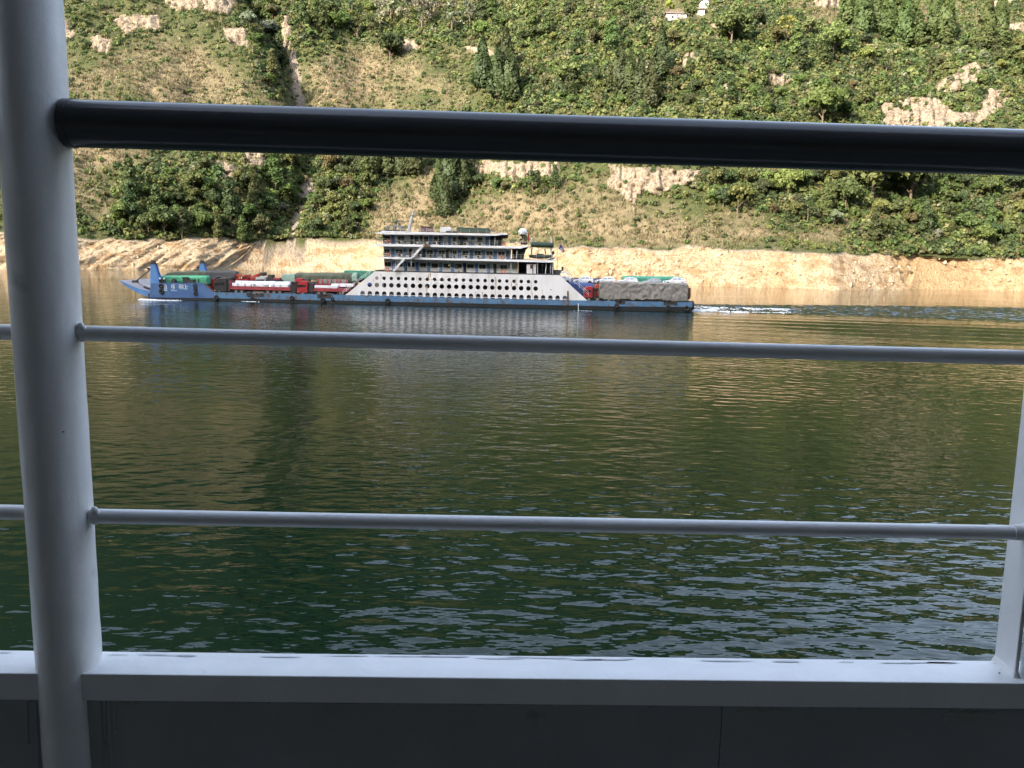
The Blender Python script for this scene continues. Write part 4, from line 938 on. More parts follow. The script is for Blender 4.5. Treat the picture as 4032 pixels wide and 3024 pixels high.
# mullioned white siding seams
m = MB()
for y in (1057.5, 1062.5): m.pxp([(1514, y - 3), (2038, y + 10), (2038, y + 10.6), (1514, y - 2.4)], YW - .012, YW)
for y in (949, 955): m.pxp([(1512, y), (1927, y + 9.5), (1927, y + 10.1), (1512, y + .6)], YW - .012, YW)
for y in (1000, 1006): m.pxp([(1512, y), (2010, y + 11.5), (2010, y + 12.1), (1512, y + .6)], YW - .012, YW)
m.build('siding_seam', STEELG, ferry)
# doors and windows
def line(px, t): return fz(px, t)
LV = {3: ([(1508, 925), (1928, 932)], [(1511, 960), (1928, 969)]), 2: ([(1510, 977), (2011, 988)], [(1511, 1010), (2011, 1021.5)]), 1: ([(1512, 1028), (2040, 1041)], [(1513, 1064), (2040, 1077)])}
def door(lv, a, b, mt=DOORB, open_=False):
    t, l = LV[lv]; c = (a + b) / 2; y0 = line(c, t); y1 = line(c, l)
    d = MB().pxp([(a, y0), (b, y0 + .3), (b, y1 + .3), (a, y1)], YW - .05, YW + .02).build('open_doorway' if open_ else 'door', mt, ferry)
    if not open_:
        p = at(b - 2.2, (y0 + y1) / 2 + 2, YW - .05); MB().box((p.x - .04, p.y - .05, p.z - .1), (p.x + .04, p.y, p.z + .1)).build('handle', STEELG, d)
def window(lv, a, b, h0=.12, h1=.56):
    t, l = LV[lv]; c = (a + b) / 2; y0 = line(c, t); y1 = line(c, l); A = y0 + (y1 - y0) * h0; B_ = y0 + (y1 - y0) * h1
    m = MB(); w = .9
    for q in ((a - w, A - w, b + w, A), (a - w, B_, b + w, B_ + w), (a - w, A, a, B_), (b, A, b + w, B_), ((a + b) / 2 - .35, A, (a + b) / 2 + .35, B_)): m.pxb(q[0], q[1], q[2], q[3], YW - .045, YW - .004)
    f = m.build('window', STEELG if lv != 2 else WALLC, ferry); MB().pxb(a, A, b, B_, YW - .02, YW - .003).build('pane', GLASS, f)
AC_BODY = mat('ac_white', (.72, .71, .68), .5, scale=3)
def ac(lv, a, b):
    t, l = LV[lv]; c = (a + b) / 2; y1 = line(c, l); y0 = y1 - 12.5
    o = MB().pxb(a, y0, b, y1 - 2, YW - .42, YW - .05).build('air_conditioner', AC_BODY, ferry, bevel=.03)
    p = at(a + (b - a) * .30, (y0 + y1 - 2) / 2, YW - .42); MB().tube(p, p + Vector((0, -.03, 0)), (b - a) * .30 / 20.5, 16).build('fan', MACH, o)
    MB().pxb(a + 1, y1 - 2, b - 1, y1 + .2, YW - .40, YW - .06).build('bracket', MACH, o)
Z3 = lambda x: 1440 + .1808 * x
Z4 = lambda x: 1800 + .2532 * x
for a, b in ((555, 630), (1385, 1455), (1640, 1690), (1800, 1870)): door(3, Z3(a), Z3(b))
for a, b in ((215, 270), (440, 495)): door(3, Z4(a), Z4(b))
for a, b in ((970, 1040), (1175, 1235), (1590, 1640), (2010, 2130)): door(3, Z3(a), Z3(b), GLASS, True)
for a, b in ((405, 525), (700, 835), (1065, 1140), (1275, 1360), (1490, 1560), (1895, 1975)): window(3, Z3(a), Z3(b))
for a, b in ((95, 160), (320, 390)): window(3, Z4(a), Z4(b))
for a, b in ((405, 470), (705, 795), (840, 915), (1065, 1145), (1270, 1350), (1480, 1570), (1705, 1775), (1900, 1975)): ac(3, Z3(a), Z3(b))
for a, b in ((105, 170), (335, 398)): ac(3, Z4(a), Z4(b))
for a, b in ((555, 630), (820, 885), (1490, 1560), (1830, 1885), (2010, 2080)): door(2, Z3(a), Z3(b))
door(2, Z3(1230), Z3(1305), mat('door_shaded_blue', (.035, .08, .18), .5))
for a, b in ((195, 248), (380, 432), (568, 618), (762, 812)): door(2, Z4(a), Z4(b))
for a, b in ((945, 1010), (1750, 1830)): door(2, Z3(a), Z3(b), GLASS, True)
for a, b in ((405, 520), (655, 795), (1060, 1200), (1330, 1460), (1592, 1720), (1900, 1975)): window(2, Z3(a), Z3(b))
for a, b in ((85, 175), (270, 365), (455, 548), (640, 738)): window(2, Z4(a), Z4(b))
for a, b in ((400, 462), (715, 800), (1060, 1115), (1135, 1215), (1390, 1465), (1645, 1725), (1905, 1985)): ac(2, Z3(a), Z3(b))
for a, b in ((125, 182), (312, 370), (497, 552)): ac(2, Z4(a), Z4(b))
for a, b in ((570, 640), (825, 900), (1085, 1155), (1340, 1410), (1600, 1670), (1857, 1925), (2117, 2185)): door(1, Z3(a), Z3(b))
for a, b in ((88, 140), (275, 325), (460, 512)): door(1, Z4(a), Z4(b))
door(1, Z4(560), Z4(612), GLASS, True)
for a, b in ((415, 545), (665, 800), (925, 1060), (1185, 1310), (1440, 1570), (1700, 1830), (1955, 2085)): window(1, Z3(a), Z3(b))
for a, b in ((160, 252), (345, 440), (675, 770)): window(1, Z4(a), Z4(b))
# guard rails along the decks
def deck_rail(pa, pb, n, h=19, Y=None, mt=None, name='deck_railing'):
    Y = YS + .1 if Y is None else Y; A = at(*pa, Y); B = at(*pb, Y); up = Vector((0, 0, h / 20.7)); m = MB()
    for k in (1, .66, .33): m.tube(A + up * k, B + up * k, .016, 4)
    for i in range(n): p = A.lerp(B, i / (n - 1)); m.tube(p, p + up, .026, 5)
    return m.build(name, mt or STEELG, ferry)
LIGHTST = mat('light_steel', (.55, .55, .54), .5)
deck_rail((1490, 1066), (2038, 1079), 24, mt=LIGHTST); deck_rail((1478, 1010), (2172, 1024), 24, mt=LIGHTST); deck_rail((1476, 959), (2048, 969), 20, mt=LIGHTST); deck_rail((1510, 909), (1950, 920), 14, 14, YS + .4, LIGHTST)
deck_rail((1478, 1010), (1510, 1011), 5, 20, YS + 8, RUST); deck_rail((1476, 959), (1506, 960), 5, 20, YS + 9, STEELG); deck_rail((1955, 968), (2046, 969), 6, 18, YS + 9, STEELG)
deck_rail((2050, 1024), (2186, 1023), 9, 20, YS + 9, STEELG)
# stairs
def stairs(a, b, Y, h=1.0):
    A = at(*a, Y); B = at(*b, Y); m = MB(); d = (B - A); n = Vector((-d.z, 0, d.x)).normalized() * .17
    for yy in (0, .8):
        P_ = [A + n, B + n, B - n, A - n]; m.prism([(p.x, p.z) for p in P_], Y + yy, Y + yy + .06)
    st_ = m.build('staircase', SLAB, ferry)
    t = MB()
    for i in range(1, 11): p = A.lerp(B, i / 11); t.box((p.x - .13, Y + .06, p.z - .02), (p.x + .13, Y + .8, p.z + .02))
    t.build('tread', STEELG, st_)
    r = MB(); up = Vector((0, 0, h))
    for k in (1, .5): r.tube(A + up * k, B + up * k, .02, 5)
    for i in range(6): p = A.lerp(B, i / 5); r.tube(p, p + up, .02, 5)
    r.build('handrail', LIGHTST, st_)
stairs((1548, 1067), (1594, 1017), YS - .9); stairs((1620, 1017), (1665, 968), YS - .9)
MB().pxp([(1588, 1013), (1625, 1013.5), (1622, 1020), (1588, 1019)], YS - .95, YS - .06).build('stair_landing', SLAB, ferry)
MB().pxp([(1667, 962.5), (1690, 963), (1692, 972), (1668, 972)], YS - .95, YS - .06).build('stair_landing', RUST, ferry)
p = at(1619, 1018, YS - .5); MB().tube(p, at(1619, 1054, YS - .5), .06, 8).build('stair_post', SLAB, ferry)
# posts at the stern end of the decks
m = MB()
for a, b in (((2012, 1030), (2012, 1078)), ((2117, 1036), (2117, 1081)), ((2150, 1036), (2148, 1081)), ((2169, 1036), (2168, 1075)), ((2176, 1036), (2176, 1081)), ((2036, 985), (2033, 1021)), ((1950, 932), (1947, 966))):
    m.tube(at(a[0], a[1], YS + .4), at(b[0], b[1], YS + .4), .07, 8)
build_each(m, 'deck_post', LIGHTST, ferry)
m = MB(); p = at(2136, 1043, YS + 1.5); m.tube(p, p + Vector((0, .2, 0)), .16, 14); m.tube(p, p - Vector((0, 0, 1.2)), .03, 6); m.build('wall_fan', LIGHTST, ferry)
# masts and gear on the roof
m = MB(); a = at(1610, 909, YS + 6); b = at(1630, 826, YS + 6); m.tube(a, b, .34, 10, .13); m.tube(at(1603, 909, YS + 6), a.lerp(b, .42), .12, 8); c = a.lerp(b, .78); m.box((c.x - .5, c.y - .3, c.z - .06), (c.x + .65, c.y + .3, c.z + .06)); c2 = a.lerp(b, .5); m.tube(c2 + Vector((-.35, 0, -.4)), c2 + Vector((-.15, 0, .5)), .1, 6); m.build('mast', LIGHTST, ferry)
m = MB(); a = at(1566.6, 907, YS + 5); b = at(1566.6, 873, YS + 5); m.tube(a, b, .07, 8); rd = m.build('radar', LIGHTST, ferry)
MB().box((b.x - 1.0, b.y - .12, b.z), (b.x + 1.0, b.y + .12, b.z + .22)).build('scanner', STEELG, rd)
for x, y, r in ((1531, 895, .32), (1557, 894, .42), (1582, 896, .38)):
    p = at(x, y, YS + 4); q_ = MB().tube(p + Vector((0, 0, -.8)), p, .06, 6).build('searchlight', MACH, ferry); MB().tube(p + Vector((-.28, -.2, -.05)), p + Vector((.25, .2, .1)), r, 14, r * .6).build('lamp_housing', STEELG, q_)
m = MB(); bo = m.pxb(1658, 891, 1705, 913, YS + 1.2, YS + 1.35).build('name_board', MAROON, ferry)
m = MB(); YB = YS + 1.198
strokes(m, [((1664, 901), (1668, 909)), ((1664, 909), (1668, 902)), ((1661, 905), (1672, 905)), ((1676, 901), (1684, 901)), ((1680, 901), (1680, 911)), ((1680, 905), (1683, 907)),
 ((1689, 901), (1686, 903)), ((1686, 903), (1686, 910)), ((1686, 910), (1690, 910)), ((1690, 910), (1690, 906)), ((1690, 906), (1686, 906)), ((1693, 902), (1693, 910)), ((1693, 910), (1697, 910)), ((1697, 910), (1697, 902)), ((1697, 902), (1693, 902)), ((1701, 901), (1701.5, 911))], .045, YB)
m.build('lettering', PINKISH, bo)
MB().pxb(1734, 894, 1776, 914, YS + 1.5, YS + 3.5).build('roof_locker', WHITEP, ferry, bevel=.04)
MB().pxp([(1754, 912), (1757, 909), (1800, 909.5), (1800, 916), (1754, 915.5)], YS + 1.0, YS + 3).build('roof_hatch', MACH, ferry)
MB().pxb(1798, 895.5, 1929, 914, YS + 1.2, YS + 4.2).build('roof_tank', mat('tank_green', (.022, .055, .028), .55, col2=(.03, .07, .036), scale=.8), ferry, bevel=.12)
m = MB(); m.pxb(1868, 888, 1877, 896, YS + 2, YS + 2.8); m.pxb(1809, 894, 1822, 896, YS + 2, YS + 2.8); build_each(m, 'tank_vent', MACH, ferry)
m = MB(); p = at(2058, 915, YS + 8); m.ball(p, .86, 24, 16); rdm = m.build('radome', WHITEP, ferry); MB().tube(p + Vector((0, 0, -2.2)), p + Vector((0, 0, -.7)), .16, 10).build('pedestal', LIGHTST, rdm)
# boat davits at the stern: frame, covered raft canister above and boat below
m = MB()
for x in (2094, 2171):
    m.tube(at(x, 934, YS + 3), at(x - 1, 1003, YS + 3), .15, 8); m.box(tuple(at(x, 978, YS + 3) - Vector((.3, .2, .08))), tuple(at(x, 978, YS + 3) + Vector((.3, .2, .08))))
m.tube(at(2119, 975, YS + 3), at(2119, 1000, YS + 3), .09, 6); m.tube(at(2118, 976, YS + 3), at(2130, 962, YS + 3), .09, 6); build_each(m, 'davit', LIGHTST, ferry)
def rollx(p0, p1, r, n=18, sy=1.0, taper=.75):
    m = MB(); V = []
    for t in np.concatenate([[0, .03], np.linspace(.08, .92, 9), [.97, 1]]):
        rr = r * (taper if t in (0, 1) else (.93 if t in (.03, .97) else 1)); c = p0.lerp(p1, t)
        V.append([(c.x, c.y + sy * rr * math.cos(a), c.z + rr * math.sin(a)) for a in np.linspace(0, 2 * math.pi, n + 1)[:-1]])
    m.grid(V, True, True); m.add(V[0], [list(range(n))]); m.add(V[-1], [list(range(n - 1, -1, -1))]); return m
rb = rollx(at(2090, 963, YS + 3), at(2180, 966, YS + 3), .55).build('raft_canister', DKGREEN, ferry)
MB().pxp([(2097, 972.5), (2168, 974.5), (2168, 976), (2097, 974)], YS + 2.42, YS + 2.6).build('canister_stripe', mat('ochre_stripe', (.25, .20, .07), .6), rb)
lb = MB(); V = []
for t in np.linspace(0, 1, 13):
    c = at(2083, 1009, YS + 3).lerp(at(2176, 1008, YS + 3), t); wdt = math.sin(math.pi * min(max(t, .02), .98)) ** .45
    V.append([(c.x, c.y + 1.0 * wdt * math.cos(a), c.z + (.28 if math.sin(a) > 0 else .55 * wdt) * math.sin(a)) for a in np.linspace(0, 2 * math.pi, 15)[:-1]])
lb.grid(V, True, True); lb.build('lifeboat', DKGREEN, ferry)
MB().pxp([(2113, 998), (2142, 999), (2140, 1004), (2115, 1004)], YS + 2.4, YS + 3.6).build('boat_cover', DKGREEN, ferry)
# gangway with yellow rails at the stern end of the passenger deck
m = MB().pxp([(2203, 1082), (2212, 1069), (2231, 1067.5), (2252, 1090), (2249, 1093), (2230, 1075), (2212, 1075), (2206, 1084)], YS + .6, YS + 1.9); m.build('gangway', SLAB, ferry)
sloped_rail((2222, 1068), (2272, 1105), 6, YS + 2.6, 'gangway_rail', mat('ochre_rail', (.30, .19, .08), .6), h=20)
MB().pxp([(2180, 1062), (2212, 1064), (2205, 1083), (2180, 1081)], YS + .8, YS + 4).build('winch_house', DKGREY, ferry); MB().pxb(2211, 1050, 2219, 1066, YS + 2, YS + 2.6).build('capstan', MACH, ferry)
p = at(2194, 1064, YS + 1.5); MB().tube(p, at(2194, 990, YS + 1.5), .05, 6).build('flagstaff', RUST, ferry)
p = at(2077, 963, YS + 7); MB().tube(p, at(2077, 912, YS + 7), .04, 6).build('flagstaff', LIGHTST, ferry)
MB().tube(at(2183, 1020, YS + 1.5), at(2207, 962, YS + 1.5), .035, 6).build('flagstaff', STEELG, ferry)
# discharge of cooling water at the quarter
m = MB(); m.tube(at(2277, 1195, YS - .1), at(2277, 1220, YS - .35), .07, 6); m.tube(at(2278, 1195, YS - .12), at(2276.5, 1222, YS - .45), .05, 6)
FOAM = mat('white_foam', (.72, .75, .78), .8, col2=(.55, .60, .64), scale=3)
tag(m.build('cooling_water', FOAM), 'white jet of cooling water falling from the ferry hull', 'water jet')

# ------------------------------------------------------------------ loose things hung or standing on the ferry
def tyre(px, py, rpx, label, Y=None, group='tyre fenders along the ferry side'):
    Y = YS - .16 if Y is None else Y; p = at(px, py, Y); R_ = rpx * Y / FPX * .98
    o = MB().torus((p.x, p.y, p.z), R_ * .70, R_ * .32, 22, 8, 'Y', .85).build('tyre_fender', TYRE, loc=p); tag(o, label, 'tyre', group)
    MB().tube((p.x, p.y, p.z + R_ * .9), (p.x, p.y + .1, p.z + R_ * 1.9), .03, 5).build('chain', MACH, o); return o
for a in [(634, 1125.5, 10, 'upper tyre of the pair left of the lettering on the bow'), (635, 1148, 10.5, 'lower tyre of the pair left of the lettering on the bow'),
 (767, 1125, 8, 'top tyre of the stack of three right of the 601 on the bow'), (768, 1140, 7.5, 'middle tyre of the stack of three right of the 601 on the bow'), (769, 1156, 8, 'bottom tyre of the stack of three right of the 601 on the bow'),
 (851, 1171, 9, 'tyre under the lower end of the bow bulwark slope'), (993, 1176, 8.5, 'tyre under the gap in the blue side beneath the white bales'), (1149, 1173, 9, 'tyre on the blue side below the front of the red cargo truck cab'),
 (1271, 1181, 10, 'bigger tyre hanging low below the gap under the red cargo truck'), (1309, 1177, 7, 'small tyre just left of the white hull panel'), (1526, 1185, 10.5, 'tyre under the fourth arch of the white hull panel'),
 (2428, 1205, 9.5, 'tyre under the front wheels of the grey covered truck'), (2631, 1211, 10, 'tyre under the rear end of the grey covered truck'), (2704, 1214, 11, 'tyre nearest the stern corner of the ferry')]: tyre(*a)
p = at(2723, 1203, YS + 1.2); tag(MB().torus((p.x + .1, p.y, p.z), .62, .34, 20, 8, 'X').build('tyre_fender', TYRE, loc=p), 'big tyre hanging across the stern end of the ferry', 'tyre', 'tyre fenders along the ferry side')
def ring(px, py, label):
    p = at(px, py, YS + .05); tag(MB().torus((p.x, p.y, p.z), .30, .09, 18, 7, 'Y').build('lifebuoy', ORANGE, loc=p), label, 'lifebuoy', 'lifebuoys on the ferry rails')
ring(1529, 951.5, 'orange lifebuoy by the wheelhouse on the top deck'); ring(1529, 1003, 'orange lifebuoy at the front of the middle deck'); ring(1980, 1013, 'orange lifebuoy near the stern end of the middle deck'); ring(1525, 1063, 'lifebuoy at the front of the lowest passenger deck'); ring(1983, 1069, 'lifebuoy near the stern end of the lowest passenger deck'); ring(1985, 965, 'lifebuoy at the stern end of the top deck')
def cloth(name, pix, Y, mt, label, cat, amp=.08, group=None, th=.03, n=10):
    """hanging cloth: quad outline in photo pixels (tl, tr, br, bl), waved"""
    P_ = [at(a, b, Y) for a, b in pix]; F_, B_ = [], []
    for i in range(n):
        v = i / (n - 1); r1, r2 = [], []
        for j in range(n):
            u_ = j / (n - 1); q_ = P_[0].lerp(P_[1], u_).lerp(P_[3].lerp(P_[2], u_), v); yy = amp * math.sin(u_ * 7 + v * 2) ; r1.append((q_.x, q_.y + yy, q_.z)); r2.append((q_.x, q_.y + yy + th, q_.z))
        F_.append(r1); B_.append(r2)
    m = MB().grid(F_, True).grid(B_, True); o = m.build(name, mt, loc=P_[0], fix=False); return tag(o, label, cat, group)
cloth('flag', [(2078, 914), (2081, 918), (2086, 944), (2079, 954)], YS + 7, mat('flag_red', (.50, .04, .035), .7), 'drooping red flag beside the white radome', 'flag', .12)
pf = cloth('flag', [(2208, 962), (2216, 972), (2225, 990), (2212, 994)], YS + 1.5, mat('flag_purple', (.075, .035, .16), .7), 'purple flag with a white emblem flying at the ferry stern', 'flag', .06)
P_ = [(2199, 977), (2208, 962), (2225, 991), (2213, 994)]
m = MB(); o_y = YS + 1.40
for s_ in ([((2207, 978), (2210, 983)), ((2210, 983), (2208, 987)), ((2212, 976), (2213, 982)), ((2213, 982), (2217, 986)), ((2217, 986), (2215, 990)), ((2208, 987), (2212, 990))],): strokes(m, s_, .05, o_y)
m.build('emblem', WHITEP, pf)
m = MB().pxp([(2199, 977), (2208, 962.5), (2213, 993.5)], YS + 1.5, YS + 1.53); m.build('flag_corner', bpy.data.materials['flag_purple'], pf)
BLACKC = mat('black_cloth', (.015, .014, .016), .9); YELC = mat('yellow_cloth', (.55, .45, .16), .8)
cloth('hanging_coat', [(2143, 980), (2147, 979), (2151, 998), (2146, 1002)], YS + 2.2, BLACKC, 'black garment hanging between raft canister and lifeboat', 'garment')
cloth('hanging_coat', [(2172, 992), (2180, 986), (2184, 998), (2176, 1006)], YS + 2.2, BLACKC, 'black and white garment hanging at the stern rail', 'garment')
cloth('hanging_coat', [(1794, 1045), (1803, 1044), (1804, 1056), (1799, 1062)], YS + .12, BLACKC, 'black coat hanging on the lowest deck rail', 'garment')
cloth('hanging_bag', [(1766, 1041), (1772, 1041), (1772, 1048), (1767, 1048)], YS + .12, YELC, 'yellow bag hanging on the lowest deck', 'bag')
cloth('hanging_cloth', [(1805, 1064), (1808, 1064), (1807, 1073), (1804, 1073)], YS + .12, MAROON, 'maroon cloth hanging over the edge of the lowest deck', 'cloth')
# potted plants behind the top deck rail
pl = thing('potted_plant', 'dark leafy potted plants under the white radome', 'plant', tuple(at(2063, 964, YS + 6)))
c_ = [tuple(at(x, y, YS + 6) - ORG[pl]) for x, y in ((2056, 930), (2070, 934), (2062, 940), (2052, 946), (2072, 946))]
C, Nn = blobs(c_, [.42, .42, .42, .3, .35], 330); V = quads(C, Nn, np.full(len(C), .09), .6); fo_ = mesh_np('foliage', V.reshape(-1, 3), np.arange(len(V) * 4).reshape(-1, 4), LEAF, ('FACE', np.full((len(V), 3), .05))); fo_.parent = pl; fo_.color = (.5, .9, .5, 1)
m = MB()
for x in (2054, 2063, 2072): p = at(x, 964, YS + 6); m.tube(p, p + Vector((0, 0, .4)), .2, 12, .27); m.tube(p + Vector((0, 0, .3)), p + Vector((0, 0, 1.2)), .04, 6)
m.build('pot', MAROON, pl)

# ------------------------------------------------------------------ people on the ferry
SKIN = mat('skin', (.42, .26, .18), .6); SHIRT = mat('brown_shirt', (.16, .11, .08), .9); TROUS = mat('grey_trousers', (.30, .29, .30), .9); HAIR = mat('black_hair', (.012, .010, .010), .7)
def person(foot, h, pose, label, top_m, leg_m, face=-math.pi / 2):
    """skinned figure; pose gives joints in units of standing height (x to the figure's left, y forward)"""
    root = thing('person', label, 'person', foot); root.rotation_euler = (0, 0, face + math.pi / 2)
    J, E, Rr = pose; me = bpy.data.meshes.new('body'); me.from_pydata([Vector(j) * h for j in J], E, []); o = bpy.data.objects.new('body', me); COL.objects.link(o); o.parent = root
    sk = o.modifiers.new('skin', 'SKIN'); sk.use_smooth_shade = True
    for v, r in zip(me.skin_vertices[0].data if me.skin_vertices else [], Rr): v.radius = (r * h, r * h)
    sb = o.modifiers.new('sub', 'SUBSURF'); sb.levels = 1; sb.render_levels = 1
    return root, o
def make_person(foot, h, label, sit=False):
    if not sit:
        J = [(0,0,.53),(0,0,.62),(0,0,.74),(0,0,.82),(0,.01,.87),(0,.015,.93),(0,.01,.985), (.055,0,.50),(.06,.01,.28),(.06,0,.045),(.062,.07,.018), (-.055,0,.50),(-.065,.02,.28),(-.06,.0,.045),(-.062,.07,.018), (.115,0,.80),(.135,.0,.64),(.12,.08,.53),(.115,.12,.49), (-.115,0,.80),(-.15,-.01,.64),(-.14,.05,.53),(-.135,.09,.49)]
    else:
        J = [(0,0,.10),(0,.02,.19),(0,.05,.31),(0,.07,.39),(0,.09,.44),(0,.10,.50),(0,.10,.55), (.055,.02,.09),(.07,.22,.24),(.07,.20,.045),(.07,.27,.018), (-.055,.02,.09),(-.07,.22,.24),(-.07,.20,.045),(-.07,.27,.018), (.115,.06,.37),(.13,.12,.25),(.08,.22,.25),(.05,.25,.24), (-.115,.06,.37),(-.13,.12,.25),(-.08,.22,.25),(-.05,.25,.24)]
    E = [(0,1),(1,2),(2,3),(3,4),(4,5),(5,6),(0,7),(7,8),(8,9),(9,10),(0,11),(11,12),(12,13),(13,14),(3,15),(15,16),(16,17),(17,18),(3,19),(19,20),(20,21),(21,22)]
    Rr = [.075,.068,.078,.06,.032,.052,.045,.058,.04,.026,.022,.058,.04,.026,.022,.04,.03,.022,.02,.04,.03,.022,.02]
    root = thing('person', label, 'person', foot)
    me = bpy.data.meshes.new('body'); me.from_pydata([tuple(c * h for c in j) for j in J], E, [])
    o = bpy.data.objects.new('body', me); COL.objects.link(o); o.parent = root; me.materials.append(SHIRT if not sit else BLACKC)
    bm = bmesh.new(); bm.from_mesh(me); lay = bm.verts.layers.skin.verify()
    for v, r in zip(bm.verts, Rr): v[lay].radius = (r * h, r * h)
    bm.verts.ensure_lookup_table(); bm.verts[0][lay].use_root = True; bm.to_mesh(me); bm.free()
    o.modifiers.new('skin', 'SKIN').use_smooth_shade = True; s_ = o.modifiers.new('sub', 'SUBSURF'); s_.levels = 1; s_.render_levels = 1
    hc = Vector(J[5]) * h; ORG[root] = Vector((0, 0, 0))
    f = MB().ball((hc.x, hc.y + .012 * h, hc.z + .005 * h), .052 * h, 14, 10, .82, 1, 1.15); f.ball((hc.x, hc.y + .064 * h, hc.z), .011 * h, 6, 5); f.ball((hc.x + .044 * h, hc.y, hc.z), .014 * h, 6, 5, .4); f.ball((hc.x - .044 * h, hc.y, hc.z), .014 * h, 6, 5, .4); fo2 = f.build('head', SKIN, root)
    MB().ball((hc.x, hc.y - .008 * h, hc.z + .022 * h), .055 * h, 14, 8, .86, 1, .95).build('hair', HAIR, root)
    if not sit:
        tr = MB()
        for s_ in (1, -1): tr.tube((s_*.055*h, 0, .52*h), (s_*.063*h, .01*h, .28*h), .066*h, 10, .048*h); tr.tube((s_*.063*h, .01*h, .28*h), (s_*.06*h, 0, .05*h), .048*h, 10, .036*h)
        tr.ball((0, 0, .525*h), .085*h, 12, 8, 1.15, .9, .7); tr.build('trousers', TROUS, root)
        for s_ in (1, -1):
            hd = MB(); b_ = Vector((s_*.116*h, .12*h, .49*h)); hd.ball(b_, .018*h, 8, 6, .6, 1, 1)
            for k in range(4): hd.path([b_ + Vector(((k-1.5)*.008*h*.6, .012*h, -.004*h)), b_ + Vector(((k-1.5)*.009*h*.6, .03*h, -.012*h)), b_ + Vector(((k-1.5)*.009*h*.6, (.036 + .004*(k in (1, 2)))*h, -.026*h))], .0045*h, 5)
            hd.path([b_ + Vector((-s_*.014*h, 0, 0)), b_ + Vector((-s_*.024*h, .018*h, -.008*h))], .005*h, 5); hd.build('hand', SKIN, root)
    root.rotation_euler = (0, 0, math.pi + (.5 if not sit else -.4)); return root
make_person(at(1771, 1015.5, YS + .8), 1.66, 'person in brown shirt and pale trousers standing by an open doorway on the middle deck')
make_person(at(1600, 1066.8, YS + .8), 1.62, 'person in black squatting by a blue door on the lowest deck', True)

# ------------------------------------------------------------------ foam at bow and stern
def foam(name, label, fn, n, rmin, rmax):
    V, Fc = [], []; b = 0
    for _ in range(n):
        x, y, k = fn(); r = random.uniform(rmin, rmax) * k; z = .015; sx = random.uniform(1.0, 2.6)
        hgt = r * random.uniform(.25, .6); rot = random.uniform(-.3, .3)
        for i in range(7):
            a = 2 * math.pi * i / 7; q_ = r * random.uniform(.7, 1.2); u_ = q_ * math.cos(a) * sx; v_ = q_ * math.sin(a); V.append((x + u_ * math.cos(rot) - v_ * math.sin(rot), y + u_ * math.sin(rot) + v_ * math.cos(rot), z - .1))
        for i in range(5):
            a = 2 * math.pi * i / 5; q_ = r * random.uniform(.35, .6); V.append((x + q_ * math.cos(a) * sx, y + q_ * math.sin(a), z + hgt))
        V.append((x, y, z + hgt * 1.15))
        m7, m5 = [b + i for i in range(7)], [b + 7 + i for i in range(5)]
        for i in range(7):
            j = int(i * 5 / 7); j2 = int((i + 1) * 5 / 7) % 5; Fc.append((m7[i], m7[(i + 1) % 7], m5[j]))
            if j2 != j: Fc.append((m7[(i + 1) % 7], m5[j2], m5[j]))
        for i in range(5): Fc.append((m5[i], m5[(i + 1) % 5], b + 12))
        b += 13
    o = mesh_np(name, np.array(V), np.array(Fc), FOAM, smooth=True, k=3); tag(o, label, 'foam', kind='stuff')
def f_stern():
    t = random.random() ** 1.8; s_ = t * 26; w_ = 8.5 - .05 * s_
    c = YS + 11 - .02 * s_; band = random.choice((-1, -.85, .2, .9, 1, random.uniform(-1, 1)))
    if s_ < 9: band = random.uniform(-1, 1)
    return STERN.x + s_ - .3, c + band * w_ + random.gauss(0, .5), (1 - .55 * t) * (1.25 if s_ < 8 else .8)
foam('wake_foam', 'white churned foam trailing behind the ferry stern', f_stern, 1700, .08, .28)
def f_bow():
    t = random.random() ** 1.5; q_ = on_water(560, 1180).lerp(on_water(716, 1183), t); q2 = q_.y - .2 + random.gauss(0, .22) - .5 * math.sin(t * math.pi) * 1.2
    return q_.x + random.gauss(0, .3), q2, 1.3 * (1 - .65 * t) + .15
foam('bow_foam', 'thin white bow wave under the ferry ramp', f_bow, 300, .06, .22)
def f_side():
    q_ = random.choice((on_water(993, 1187.5), on_water(985, 1187), on_water(2290, 1224), on_water(2310, 1224.5))); return q_.x + random.gauss(0, .8), q_.y - .4 + random.gauss(0, .15), .7
foam('side_foam', 'small white splashes along the ferry waterline', f_side, 60, .06, .2)
# ------------------------------------------------------------------ vehicles on the ferry
def vpaint(name, col, rough=.35): return mat(name, col, rough, col2=tuple(c * .72 for c in col), scale=1.1, col3=tuple(c * .35 + .03 for c in col), lo3=.64, hi3=.76, scale3=1.6)
REDP = vpaint('truck_red', (.42, .035, .04)); REDB = vpaint('red_trailer_side', (.33, .05, .06), .6); ORGP = vpaint('truck_orange_red', (.48, .07, .03)); BLKP = vpaint('grimy_dark_cab', (.035, .033, .034), .5); GRYP = vpaint('grey_cab', (.42, .42, .43)); CARW = mat('white_car_paint', (.82, .83, .86), .2, col2=(.78, .79, .82), scale=.5)
CARG = mat('silver_car_paint', (.40, .43, .46), .22, scale=.5); CHAS = mat('chassis_black', (.025, .024, .023), .7, col2=(.05, .04, .035), scale=2); RIM = mat('dusty_rim', (.20, .18, .155), .7, col2=(.13, .12, .10), scale=3)
BALE = mat('white_wrap', (.80, .80, .81), .5, col2=(.68, .69, .72), scale=1.8, bump=.03); LAMPG = mat('lamp_glass', (.55, .52, .45), .2)
ZD = at(1200, 1165, YS + .5).z
